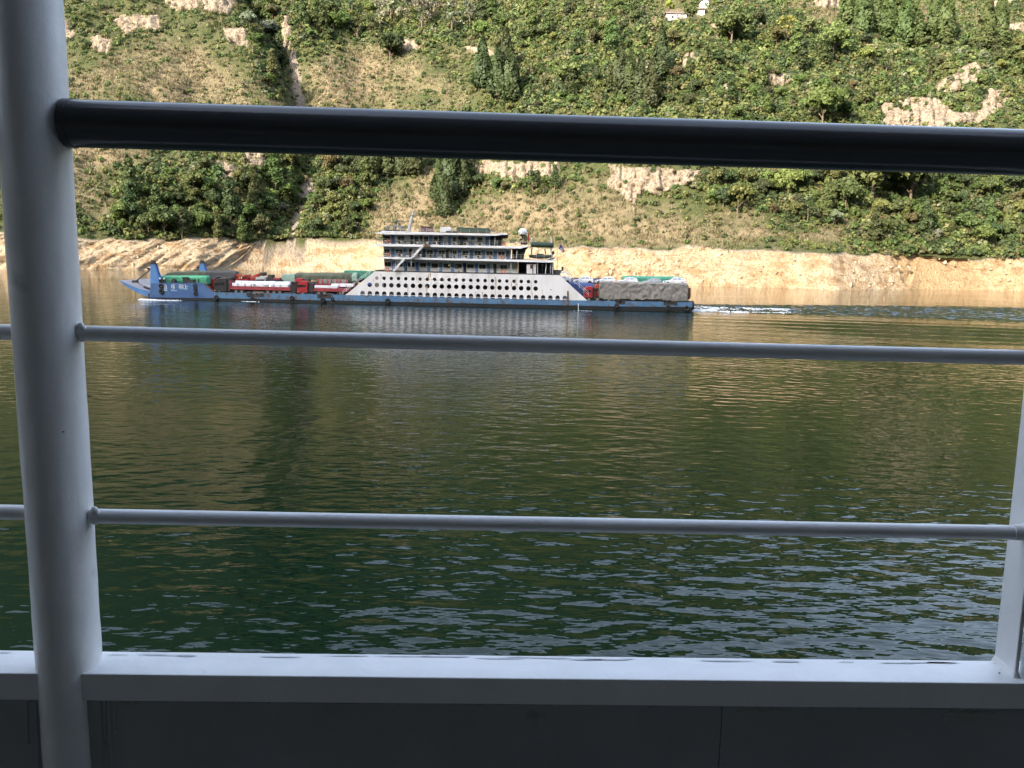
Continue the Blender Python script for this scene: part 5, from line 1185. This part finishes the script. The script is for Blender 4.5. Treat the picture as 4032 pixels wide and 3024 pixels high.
def wheel(root, px, py, r, Y, w=.35, zc=None):
    p = at(px, py, Y) if zc is None else Vector((px, Y, zc))
    t = MB().torus((p.x, p.y + w / 2, p.z), r * .74, r * .27, 20, 8, 'Y', w / (r * .54)).build('wheel', TYRE, root)
    MB().tube((p.x, p.y + .05, p.z), (p.x, p.y + .16, p.z), r * .52, 16).tube((p.x, p.y - .02, p.z), (p.x, p.y + .06, p.z), r * .18, 10).build('rim', RIM, t); return t
def truck_cab(root, x0, y0, x1, y1, Y, paint, high=True, wheel_y=None, win=True):
    w, h = x1 - x0, y1 - y0; s = w * ROLL
    prof = [(x0, y1 - h * .06), (x0 + .4, y0 + h * .52), (x0 + w * .07, y0 + h * .28), (x0 + w * .12, y0 + h * .16), (x0 + w * .30, y0 + h * .02), (x0 + w * .9, y0 + s), (x1, y0 + h * .06 + s), (x1, y1 - h * .02 + s), (x0 + w * .05, y1 - h * .02)]
    c = MB().pxp(prof, Y, Y + 2.35).build('cab', paint, root, bevel=.07)
    if win:
        MB().pxp([(x0 + w * .12, y0 + h * .33), (x0 + w * .80, y0 + h * .32), (x0 + w * .80, y0 + h * .52), (x0 + w * .42, y0 + h * .53), (x0 + w * .08, y0 + h * .56)], Y - .025, Y + .02).build('side_window', GLASS, c)
        MB().pxb(x0 + w * .82, y0 + h * .20, x0 + w * .845, y1 - h * .1, Y - .02, Y + .02).build('door_gap', CHAS, c)
    a = at(x0 + w * .055, y0 + h * .30, Y); b = at(x0 + .4, y0 + h * .55, Y); m = MB(); m.prism([(a.x - .04, a.z), (b.x - .04, b.z), (b.x + .05, b.z), (a.x + .05, a.z)], Y + .15, Y + 2.2); m.build('windscreen', GLASS, c)
    MB().pxp([(x0 - 1, y1 - h * .16), (x0 + w * .30, y1 - h * .16), (x0 + w * .30, y1), (x0 - 1, y1)], Y - .03, Y + 2.38).build('bumper', paint, root, bevel=.05)
    MB().pxb(x0 + w * .02, y1 - h * .155, x0 + w * .1, y1 - h * .08, Y - .05, Y + .1).build('headlight', LAMPG, root)
    MB().pxb(x0 - w * .03, y0 + h * .34, x0 + w * .03, y0 + h * .50, Y - .28, Y - .05).build('mirror', CHAS, root)
    MB().pxb(x0 + w * .05, y1 - h * .03, x1 + w * .5, y1 + h * .05, Y + .3, Y + 2.0).build('chassis', CHAS, root)
def tarp(name, label, cat_, x0, yt0, x1, yt1, yb, Y, depth, mt, group=None, amp=.10, rnd=.35, crown=.0, n=90, wrinkle=1.0, sag=.0, parent=None, front=0.0):
    """draped cover: cross-sections along X with a rounded top, wrinkled"""
    a = at(x0, yt0, Y); b = at(x1, yt1, Y); V = []; z_b = at(x0, yb, Y).z; z_b2 = at(x1, yb + (x1 - x0) * ROLL, Y).z
    for i in range(n):
        t = i / (n - 1); x = a.x + (b.x - a.x) * t; zt = a.z + (b.z - a.z) * t; zb = z_b + (z_b2 - z_b) * t
        e = min(t, 1 - t) * (n - 1); k = 1.0 if e >= 3 else (.80, .93, .98)[int(e)]
        zt = zb + (zt - zb) * (k if rnd > .1 else 1) - sag * abs(math.sin(t * 13)); row = []; H = zt - zb; r = min(rnd * H, depth * .45)
        pts = []
        for q in np.linspace(0, 1, 14): pts.append((0.0, zb + (H - r) * q))
        for q in np.linspace(0.15, 1.57, 6): pts.append((r - r * math.cos(q), zb + H - r + r * math.sin(q)))
        for q in np.linspace(.1, .9, 7): pts.append((r + (depth - 2 * r) * q, zt + crown * math.sin(math.pi * q)))
        for q in np.linspace(1.57, 0.15, 6): pts.append((depth - r + r * math.cos(q), zb + H - r + r * math.sin(q)))
        for q in np.linspace(1, 0, 8): pts.append((depth, zb + (H - r) * q))
        yy = np.array([p[0] for p in pts]); zz_ = np.array([p[1] for p in pts]); s_ = np.cumsum(np.r_[0, np.hypot(np.diff(yy), np.diff(zz_))])
        wv = fbm((x + s_ * .8) / 1.1 * wrinkle, (s_ - x * .35) / .55 * wrinkle, 101, 4) + .6 * (1 - 2.4 * np.abs(fbm((x - s_) / 1.6 * wrinkle, (s_ + x) / 1.1 * wrinkle, 102, 3)))
        dx = front * (1 - (zz_ - zb) / max(H, .1)) if i == 0 or i == 1 else 0 * zz_
        hem = np.where(np.arange(len(yy)) < 1, .25 * fbm(np.array([x * 1.3]), np.array([1.0]), 107, 3)[0], 0)
        V.append([(x - float(d_), Y + y_ + amp * w_ * (-1 if y_ < depth / 2 else 1) * (y_ < r or y_ > depth - r), z_ + amp * .6 * w_ * (r <= y_ <= depth - r) + float(h_)) for y_, z_, w_, d_, h_ in zip(yy, zz_, wv, dx, hem)])
    m = MB().grid(V, True); m.add(V[0], [list(range(len(V[0])))]); m.add(V[-1], [list(range(len(V[-1]) - 1, -1, -1))])
    if parent is not None: return m.build(name, mt, parent, fix=False)
    o = m.build(name, mt, loc=(a.x, Y, z_b), fix=False); return tag(o, label, cat_, group)
def flatbed(root, x0, x1, ytop, ybot, Y, paint, wheels, ribs=8, r=.5, wy=None, depth=2.45):
    dy = (x1 - x0) * ROLL
    MB().pxp([(x0, ytop), (x1, ytop + dy), (x1, ybot + dy), (x0, ybot)], Y, Y + depth).build('bed', paint, root)
    m = MB()
    for k in range(ribs + 1):
        x = x0 + (x1 - x0) * k / ribs; m.pxb(x - .7, ytop + dy * k / ribs - .3, x + .7, ybot + dy * k / ribs + 1, Y - .06, Y - .002)
    m.pxp([(x0, ybot - 1.8), (x1, ybot + dy - 1.8), (x1, ybot + dy), (x0, ybot)], Y - .045, Y - .003); m.build('bed_rib', paint, root)
    MB().pxp([(x0 + 4, ybot), (x1 - 2, ybot + dy), (x1 - 2, ybot + dy + 7), (x0 + 4, ybot + 7)], Y + .5, Y + depth - .5).build('chassis', CHAS, root)
    for x in wheels:
        p = at(x, 1150, Y); wheel(root, p.x, 0, r, Y - .02, zc=ZD + r)
L1 = YS + 1.3; L2 = YS + 5.2; L3 = YS + 9.2; L4 = YS + 13.2
GREENT = mat('tarp_bright_green', (.06, .34, .18), .6, col2=(.05, .27, .15), scale=.7); OLIVET = mat('tarp_olive', (.095, .115, .075), .8, col2=(.07, .08, .055), scale=.6); DGREYT = mat('tarp_dark_grey', (.055, .055, .062), .8, col2=(.08, .08, .085), scale=.7); MINTT = mat('tarp_mint', (.30, .42, .35), .8, col2=(.22, .34, .28), scale=.8)
GREENT2 = mat('tarp_sea_green', (.055, .24, .16), .65, col2=(.07, .30, .20), scale=.8); BLUET = mat('tarp_blue', (.045, .095, .30), .65, col2=(.05, .07, .16), scale=.5); NAVYT = mat('tarp_navy', (.035, .034, .065), .8, col2=(.05, .05, .08), scale=.5); GREYT = mat('tarp_grey', (.25, .235, .212), .7, col2=(.19, .178, .16), scale=.6, bump=.03, bscale=3)
# -- bow group
def plain_truck(label, x0, x1, ytop, Y, paint, cab=None, group=None, wheels=None, name='flatbed_truck'):
    c = at((x0 + x1) / 2, ytop, Y); r = thing(name, label, 'truck', (c.x, Y, ZD), group)
    n = 5; flatbed(r, x0, x1, ytop, ytop + 9, Y, paint, wheels or list(np.linspace(x0 + 14, x1 - 14, n)))
    if cab: truck_cab(r, *cab)
    return r
plain_truck('flatbed truck under the bright green tarpaulin behind the bow name', 628, 812, 1113, L1 + .6, CHAS, wheels=[650, 700, 775, 795])
tarp('tarpaulin', 'bright green tarpaulin over a load behind the bow name', 'tarpaulin', 624, 1085, 812, 1085, 1113, L1 + .5, 2.6, GREENT, amp=.07, rnd=.3, n=60, sag=.08)
plain_truck('flatbed truck under the long olive tarpaulin at the far side of the bow', 640, 806, 1092, L3, CHAS)
tarp('tarpaulin', 'low olive tarpaulin with sloping front, at the far side of the bow', 'tarpaulin', 662, 1071, 812, 1067, 1090, L3, 2.6, OLIVET, amp=.05, rnd=.25, n=40, front=1.4)
plain_truck('flatbed truck under the dark grey tarpaulin, behind the red bow cab', 812, 926, 1094, L3, CHAS)
tarp('tarpaulin', 'dark grey tarpaulin right of the olive one, above the dark truck cab', 'tarpaulin', 808, 1067, 925, 1068, 1092, L3 - .2, 2.7, DGREYT, amp=.05, rnd=.3, n=40)
r = thing('truck', 'red truck cab half hidden by the sloping end of the bow bulwark', 'truck', tuple(at(822, 1150, L2) * 1), None); ORG[r] = Vector(r.location); truck_cab(r, 800, 1096, 842, 1146, L2 - 1.0, REDP); flatbed(r, 842, 880, 1128, 1134, L2 - 1.0, CHAS, [815, 850]); MB().pxp([(810, 1090), (846, 1087), (860, 1090), (848, 1098), (812, 1098)], L2 - .9, L2 + 1).build('roof_cover', DGREYT, r)
# dark tractor with the trailer of white bales
r = thing('articulated_truck', 'truck with grimy dark cab and long red flatbed trailer carrying white bales', 'truck', (at(1000, 1150, L1).x, L1, ZD))
truck_cab(r, 843, 1094, 893, 1150, L1, BLKP); MB().pxp([(893, 1098), (905, 1094), (906, 1145), (893, 1147)], L1 + .2, L1 + 2.2).build('engine_stack', CHAS, r)
for x in (863, 879): pass
wheel(r, at(863, 1150, L1).x, 0, .52, L1 - .03, zc=ZD + .52)
flatbed(r, 906, 1142, 1126, 1139, L1, REDB, [929, 951, 1054, 1078, 1101], ribs=8)
MB().pxb(904, 1106, 908, 1128, L1, L1 + 2.4).build('headboard', REDB, r); MB().pxp([(995, 1147), (1040, 1148), (1040, 1158), (995, 1157)], L1 + .1, L1 + .8).build('spare_wheel_rack', RIM, r)
MB().pxp([(1142, 1122), (1164, 1118), (1168, 1128), (1166, 1155), (1142, 1152)], L1 + .1, L1 + 2.3).build('tailboard', BLKP, r)
def bale(x0, x1, y0, y1, Y, label, group, shade=False):
    o = MB().pxb(x0 + .35, y0, x1 - .35, y1, Y, Y + 1.1).build('wrapped_bale', BALE, loc=at(x0, y1, Y), bevel=.09); tag(o, label, 'bale', group)
    if shade: MB().pxb(x0 + (x1 - x0) * .2, y0 + 2.5, x1 - (x1 - x0) * .15, y1 - .5, Y - .02, Y + .01).build('grey_sheet', mat('grey_wrap', (.34, .34, .37), .5, scale=2), o)
xs_ = [912, 938, 966, 991, 1008, 1036, 1057, 1079, 1103, 1136]
for i in range(9):
    y = 1114 + (xs_[i] - 912) * ROLL + random.uniform(-.6, .6); bale(xs_[i] + (1 if i != 4 else 0), xs_[i + 1] - (3 if i in (0, 1, 6) else 0), y, 1126.5 + (xs_[i] - 912) * ROLL, L1 + .08, 'white wrapped bale in the near row on the red trailer behind the dark cab' if i not in (3, 5) else 'white bale with grey sheeting in the near row on the red trailer', 'near row of bales', i in (3, 5))
xs_ = [926, 951, 978, 1004, 1030, 1058, 1085, 1112, 1142]
for i in range(8):
    y = 1105 + (xs_[i] - 926) * ROLL + random.uniform(-.8, .8); bale(xs_[i], xs_[i + 1], y, 1126 + (xs_[i] - 926) * ROLL, L1 + 1.25, 'white wrapped bale in the taller far row on the red trailer behind the dark cab', 'far row of bales')
# red trucks behind the bales
r = plain_truck('red truck with bright orange-red cab roof right of the dark grey tarpaulin', 938, 1002, 1092, L3, REDP, (915, 1079, 940, 1108, L3, ORGP), None, [930, 960, 990]); m = MB()
for k in range(8): m.pxb(941 + k * 7, 1091, 945 + k * 7, 1098, L3 - .05, L3 + .02)
m.build('bed_panel', LAMPG, r)
r = plain_truck('red truck whose cab roof carries a raised wedge deflector', 985, 1000, 1094, L2 + 2, REDP, (954, 1082, 975, 1110, L2 + 2, REDP), None, [966, 992]); MB().pxp([(992, 1087), (1024, 1074), (1024, 1082), (1010, 1090), (993, 1092)], L2 + 2.3, L2 + 4.3).build('wind_deflector', REDP, r); MB().pxp([(1024, 1073), (1038, 1072), (1040, 1079), (1034, 1086), (1024, 1086)], L2 + 2.2, L2 + 4.4).build('deflector_end', CHAS, r)
r = plain_truck('grey truck cab seen over the middle of the white bales', 1046, 1100, 1100, L2, CHAS, (1004, 1089, 1048, 1124, L2, GRYP), None, [1020, 1060, 1085]); MB().pxb(1054, 1082, 1071, 1108, L2 + .2, L2 + 2.2).build('air_stack', CHAS, r)
m = MB().pxp([(1074, 1094), (1100, 1094), (1100, 1106), (1074, 1106)], L2 + .3, L2 + 2); m.build('crate_load', REDB, r)
# red tractor in front of the white panel
r = thing('flatbed_truck', 'red flatbed truck with red cab and white slabs, left of the white side panel', 'truck', (at(1260, 1150, L1).x, L1, ZD))
truck_cab(r, 1170, 1106, 1211, 1153, L1, REDP); wheel(r, at(1192, 1150, L1).x, 0, .52, L1 - .03, zc=ZD + .50)
MB().pxp([(1211, 1112), (1232, 1116), (1232, 1150), (1211, 1150)], L1 + .3, L1 + 2.2).build('air_stack', CHAS, r)
flatbed(r, 1234, 1372, 1134, 1146, L1, REDB, [1254, 1277, 1340], ribs=6, r=.55)
for k in range(2):
    o = MB().pxb(1238, 1124 + 5 * k, 1330 - 2 * k, 1128.4 + 5 * k, L1 + .1, L1 + 1.6).build('stone_slab', BALE, loc=at(1238, 1130, L1), bevel=.03); tag(o, ('upper' if k == 0 else 'lower') + ' white slab of the two stacked on the red flatbed truck', 'slab', 'slabs on the red flatbed truck')
r = thing('stake_truck', 'red stake-sided truck with tall red posts, behind the red flatbed truck', 'truck', (at(1270, 1150, L2).x, L2, ZD)); truck_cab(r, 1158, 1095, 1190, 1140, L2, REDP, wheel_y=1); flatbed(r, 1205, 1400, 1118, 1127, L2, REDB, [1172, 1230, 1250, 1360, 1380])
m = MB()
for x in (1253, 1270, 1291, 1306, 1327, 1340, 1364): m.pxb(x - 2, 1098 + (x - 1253) * ROLL, x + 2, 1120 + (x - 1253) * ROLL, L2 - .05, L2 + .08)
build_each(m, 'stake', REDP, r)
MB().pxb(1190, 1100, 1215, 1126, L2 + .2, L2 + 2.2).build('air_stack', CHAS, r)
o = MB().pxb(1256, 1100, 1368, 1117, L2 + .6, L2 + 2.2).build('crate', mat('glass_crate', (.28, .31, .28), .6, col2=(.16, .17, .15), scale=1.3, stretch=(3, 1, .6)), loc=at(1256, 1117, L2)); tag(o, 'grey-green crate load between the red posts of the stake truck', 'crate')
for x0, x1 in ((1304, 1335), (1337, 1362), (1364, 1392)):
    o = MB().pxb(x0, 1117, x1, 1130, L2 - 1.4, L2 - .3).build('wrapped_bale', BALE, loc=at(x0, 1130, L2 - 1.4), bevel=.08); tag(o, 'white bale lying between the red flatbed truck and the stake truck', 'bale', 'bales between the red trucks')
plain_truck('flatbed truck under the long olive roll left of the superstructure', 1100, 1400, 1106, L3, CHAS)
tarp('tarpaulin', 'mint green tarpaulin with slanting left end behind the red truck cab', 'tarpaulin', 1112, 1078, 1160, 1079, 1108, L3 - .3, 2.7, MINTT, amp=.04, rnd=.12, n=24, front=.8)
tarp('tarpaulin', 'long olive rounded tarpaulin between the mint one and the superstructure', 'tarpaulin', 1158, 1076, 1392, 1076, 1104, L3, 2.5, OLIVET, amp=.09, rnd=.46, n=90, crown=.1)
tarp('tarpaulin', 'short mint end cover closing the olive rounded tarpaulin', 'tarpaulin', 1385, 1074, 1406, 1075, 1105, L3 - .25, 2.9, MINTT, amp=.05, rnd=.46, n=12)
plain_truck('flatbed truck under the sea green block beside the white panel', 1350, 1480, 1094, L4, CHAS)
tarp('tarpaulin', 'sea green block-shaped tarpaulin farthest from us beside the white panel', 'tarpaulin', 1355, 1065, 1490, 1066, 1094, L4, 2.6, GREENT2, amp=.04, rnd=.1, n=40)
# -- stern group
r = thing('articulated_truck', 'long truck with red cab under the big grey tarpaulin at the stern', 'truck', (at(2500, 1170, L1).x, L1, ZD - .2))
truck_cab(r, 2301, 1128, 2333, 1172, L1, REDP); MB().pxb(2333, 1132, 2341, 1172, L1 + .3, L1 + 2.1).build('air_stack', CHAS, r)
ZD0 = ZD; ZD = at(2480, 1190, L1).z - .1
for x in (2320, 2353, 2399): wheel(r, at(x, 1150, L1).x, 0, .55, L1 - .03, zc=at(x, 1179, L1).z)
flatbed(r, 2368, 2708, 1176, 1182, L1 + .1, CHAS, [2400, 2600, 2625, 2650], ribs=10)
tarp('tarpaulin', 'big wrinkled grey tarpaulin over the long truck load at the stern', 'tarpaulin', 2364, 1109, 2710, 1116, 1176, L1 - .1, 2.8, GREYT, amp=.15, rnd=.10, n=200, wrinkle=1.25)
r = thing('stake_truck', 'orange-red truck behind the grey covered truck, its brown tail showing at the stern', 'truck', (at(2450, 1170, L2).x, L2, ZD)); truck_cab(r, 2341, 1119, 2368, 1168, L2 - 1, ORGP); flatbed(r, 2372, 2719, 1152, 1162, L2 - 1, RUST, [2355, 2420, 2650]); MB().pxb(2709, 1132, 2719, 1160, L2 - 1, L2 + 1.4).build('tailboard', RUST, r)
m = MB()
for k in range(4): m.pxb(2717, 1134 + 7 * k, 2721, 1137 + 7 * k, L2 - 1.05, L2 + 1.3)
m.build('tail_slat', RUST, r)
plain_truck('truck under the blue tarpaulin beside the sloping end of the white panel', 2244, 2340, 1150, L2, CHAS)
tarp('tarpaulin', 'blue tarpaulin beside the sloping end of the white panel', 'tarpaulin', 2236, 1109, 2342, 1119, 1168, L2, 2.6, BLUET, amp=.08, rnd=.22, n=50)
plain_truck('truck under the dark navy cover behind the white cars', 2250, 2380, 1118, L4, CHAS)
tarp('tarpaulin', 'dark navy cover behind the two leftmost white cars', 'tarpaulin', 2250, 1093, 2382, 1098, 1120, L4, 2.5, NAVYT, amp=.05, rnd=.4, n=40)
plain_truck('truck under the green tarpaulin behind the right-hand white cars', 2456, 2694, 1112, L4, CHAS)
tarp('tarpaulin', 'long sea green tarpaulin behind the right-hand white cars', 'tarpaulin', 2454, 1087, 2694, 1090, 1110, L4, 2.6, GREENT2, amp=.06, rnd=.4, n=70)
# car transporter
r = thing('car_transporter', 'car transporter trailer carrying the row of cars at the stern', 'truck', (at(2480, 1125, L3).x, L3, ZD))
MB().pxp([(2236, 1117), (2712, 1126), (2712, 1129), (2236, 1120)], L3, L3 + 2.3).build('upper_deck', RIM, r); m = MB()
for x in (2260, 2370, 2480, 2590, 2700): m.tube(at(x, 1120 + (x - 2260) * .019, L3 + .1), at(x, 1180, L3 + .1), .09, 6)
build_each(m, 'post', RIM, r); MB().pxp([(2236, 1168), (2712, 1178), (2712, 1184), (2236, 1174)], L3, L3 + 2.3).build('lower_deck', RIM, r)
for x in (2300, 2330, 2600, 2630): wheel(r, at(x, 1180, L3).x, 0, .45, L3, zc=ZD + .4)
ZD = ZD0
def car(px0, pxr, label, paint, Y, L=None, kind='suv', group=None):
    """hatchback facing left; local frame: nose at x=0, wheels on z=0"""
    zb = at(px0, 1117.5 + (px0 - 2236) * .0189, Y).z + .02; a = at(px0, 1118, Y); b = at(pxr, 1118, Y); Lc = b.x - a.x; s = Lc / 4.4; r = thing('parked_car', label, 'car', (a.x, Y, zb), group); o = Vector((a.x, Y, zb))
    def P(x, z): return (o.x + x * s, o.z + z * s)
    prof = [(0.02, .35), (.0, .60), (.10, .78), (.55, .92), (1.25, 1.02), (4.05, 1.08), (4.32, 1.0), (4.40, .72), (4.38, .38), (4.15, .30), (.25, .28)]
    bd_ = MB().prism([P(*p) for p in prof], Y, Y + 1.78 * s).build('body', paint, r, bevel=.09 * s)
    base = [(1.12, 1.0), (1.95, 1.50), (2.5, 1.58), (3.5, 1.54), (3.95, 1.40), (4.22, 1.03)]
    m = MB(); n = len(base); lo_, hi_ = [], []
    for x, z in base:
        ins = .07 + .22 * (z - 1.0) / .58; lo_.append((o.x + x * s, Y + ins * s, o.z + z * s)); hi_.append((o.x + x * s, Y + (1.78 - ins) * s, o.z + z * s))
    m.add(lo_ + hi_, [list(range(n)), list(range(2 * n - 1, n - 1, -1))] + [(i, i + n, (i + 1) % n + n, (i + 1) % n) for i in range(n)]); m.build('cabin', paint, bd_)
    for pts in ([(1.42, 1.06), (1.98, 1.42), (2.48, 1.47), (2.52, 1.08)], [(2.62, 1.08), (2.60, 1.48), (3.30, 1.45), (3.42, 1.10)], [(3.52, 1.11), (3.44, 1.43), (3.75, 1.36), (3.98, 1.14)]):
        for sd in (0, 1):
            vs = []
            for x, z in pts:
                ins = .07 + .22 * (z - 1.0) / .58 - .012; yy = Y + (ins * s if sd == 0 else (1.78 - ins) * s); vs.append((o.x + x * s, yy, o.z + z * s))
            vs2 = [(v[0], v[1] + (.03 if sd == 0 else -.03), v[2]) for v in vs]; MB().add(vs + vs2, [(0, 1, 2, 3), (7, 6, 5, 4), (0, 4, 5, 1), (1, 5, 6, 2), (2, 6, 7, 3), (3, 7, 4, 0)]).build('side_window', CARGL, bd_)
    for (xa, za), (xb, zb_), nm in (((1.18, 1.06), (1.88, 1.47), 'windscreen'), ((4.18, 1.10), (3.98, 1.38), 'rear_window')):
        d_ = -.02 if nm == 'windscreen' else .02
        vs = [(o.x + (xa + d_) * s, Y + .22 * s, o.z + za * s), (o.x + (xa + d_) * s, Y + 1.56 * s, o.z + za * s), (o.x + (xb + d_) * s, Y + 1.46 * s, o.z + zb_ * s), (o.x + (xb + d_) * s, Y + .32 * s, o.z + zb_ * s)]
        vs2 = [(v[0] - d_ * 3, v[1], v[2] - .03) for v in vs]; MB().add(vs + vs2, [(0, 1, 2, 3), (7, 6, 5, 4), (0, 4, 5, 1), (1, 5, 6, 2), (2, 6, 7, 3), (3, 7, 4, 0)]).build(nm, CARGL, bd_)
    for x in (.80, 3.55):
        arch = MB(); p = P(x, .34); arch.tube((p[0], Y - .012, p[1]), (p[0], Y + .05, p[1]), .41 * s, 18); arch.build('wheel_arch', CHAS, bd_)
        for yy in (Y - .02, Y + 1.52 * s): wheel(r, p[0], 0, .33 * s, yy, .24 * s, zc=p[1])
    for z0, x0, x1, nm, mt_ in ((.70, .03, .30, 'headlight', LAMPG), (.84, 4.18, 4.40, 'tail_light', TAILR)):
        q0 = P(x0, z0); q1 = P(x1, z0 + .12)
        for yy in (Y - .012, Y + 1.70 * s): MB().box((q0[0], yy, q0[1]), (q1[0], yy + .09 * s, q1[1])).build(nm, mt_, bd_)
    q = P(1.55, 1.0); MB().box((q[0], Y - .17 * s, q[1]), (q[0] + .2 * s, Y + .02, q[1] + .14 * s)).build('mirror', paint, bd_)
    return r
CARGL = mat('car_glass', (.30, .33, .36), .08, col2=(.22, .25, .27), scale=.6); TAILR = mat('tail_lamp', (.10, .01, .015), .3)
car(2168, 2250, 'white car half hidden behind the sloping white panel at the stern', CARW, L3 + .3)
car(2256, 2338, 'white car above the blue tarpaulin, leftmost fully visible one', CARW, L3 + .3)
car(2343, 2426, 'white car above the orange-red cab, nose beside the grey tarpaulin', CARW, L3 + .3)
car(2432, 2514, 'white car above the left half of the grey tarpaulin', CARW, L3 + .3)
car(2530, 2606, 'silver-grey car above the middle of the grey tarpaulin', CARG, L3 + .3)
car(2614, 2704, 'white car nearest the stern, above the right end of the grey tarpaulin', CARW, L3 + .3)
car(2420, 2472, 'dark red car peeping out behind the white cars', vpaint('car_red', (.28, .04, .03)), L4 - 1.5)
r = plain_truck('blue truck parked inside behind the first opening of the white panel', 1440, 1560, 1140, YS + 2, CHAS, (1440, 1106, 1470, 1150, YS + 2, vpaint('truck_blue', (.05, .12, .45))), None, [1455, 1500, 1540])
tarp('tarpaulin', 'grey tarpaulin inside the vehicle deck behind the first upper portholes', 'tarpaulin', 1474, 1090, 1510, 1091, 1132, YS + 2.5, 2.4, GREYT, amp=.05, rnd=.2, n=20)
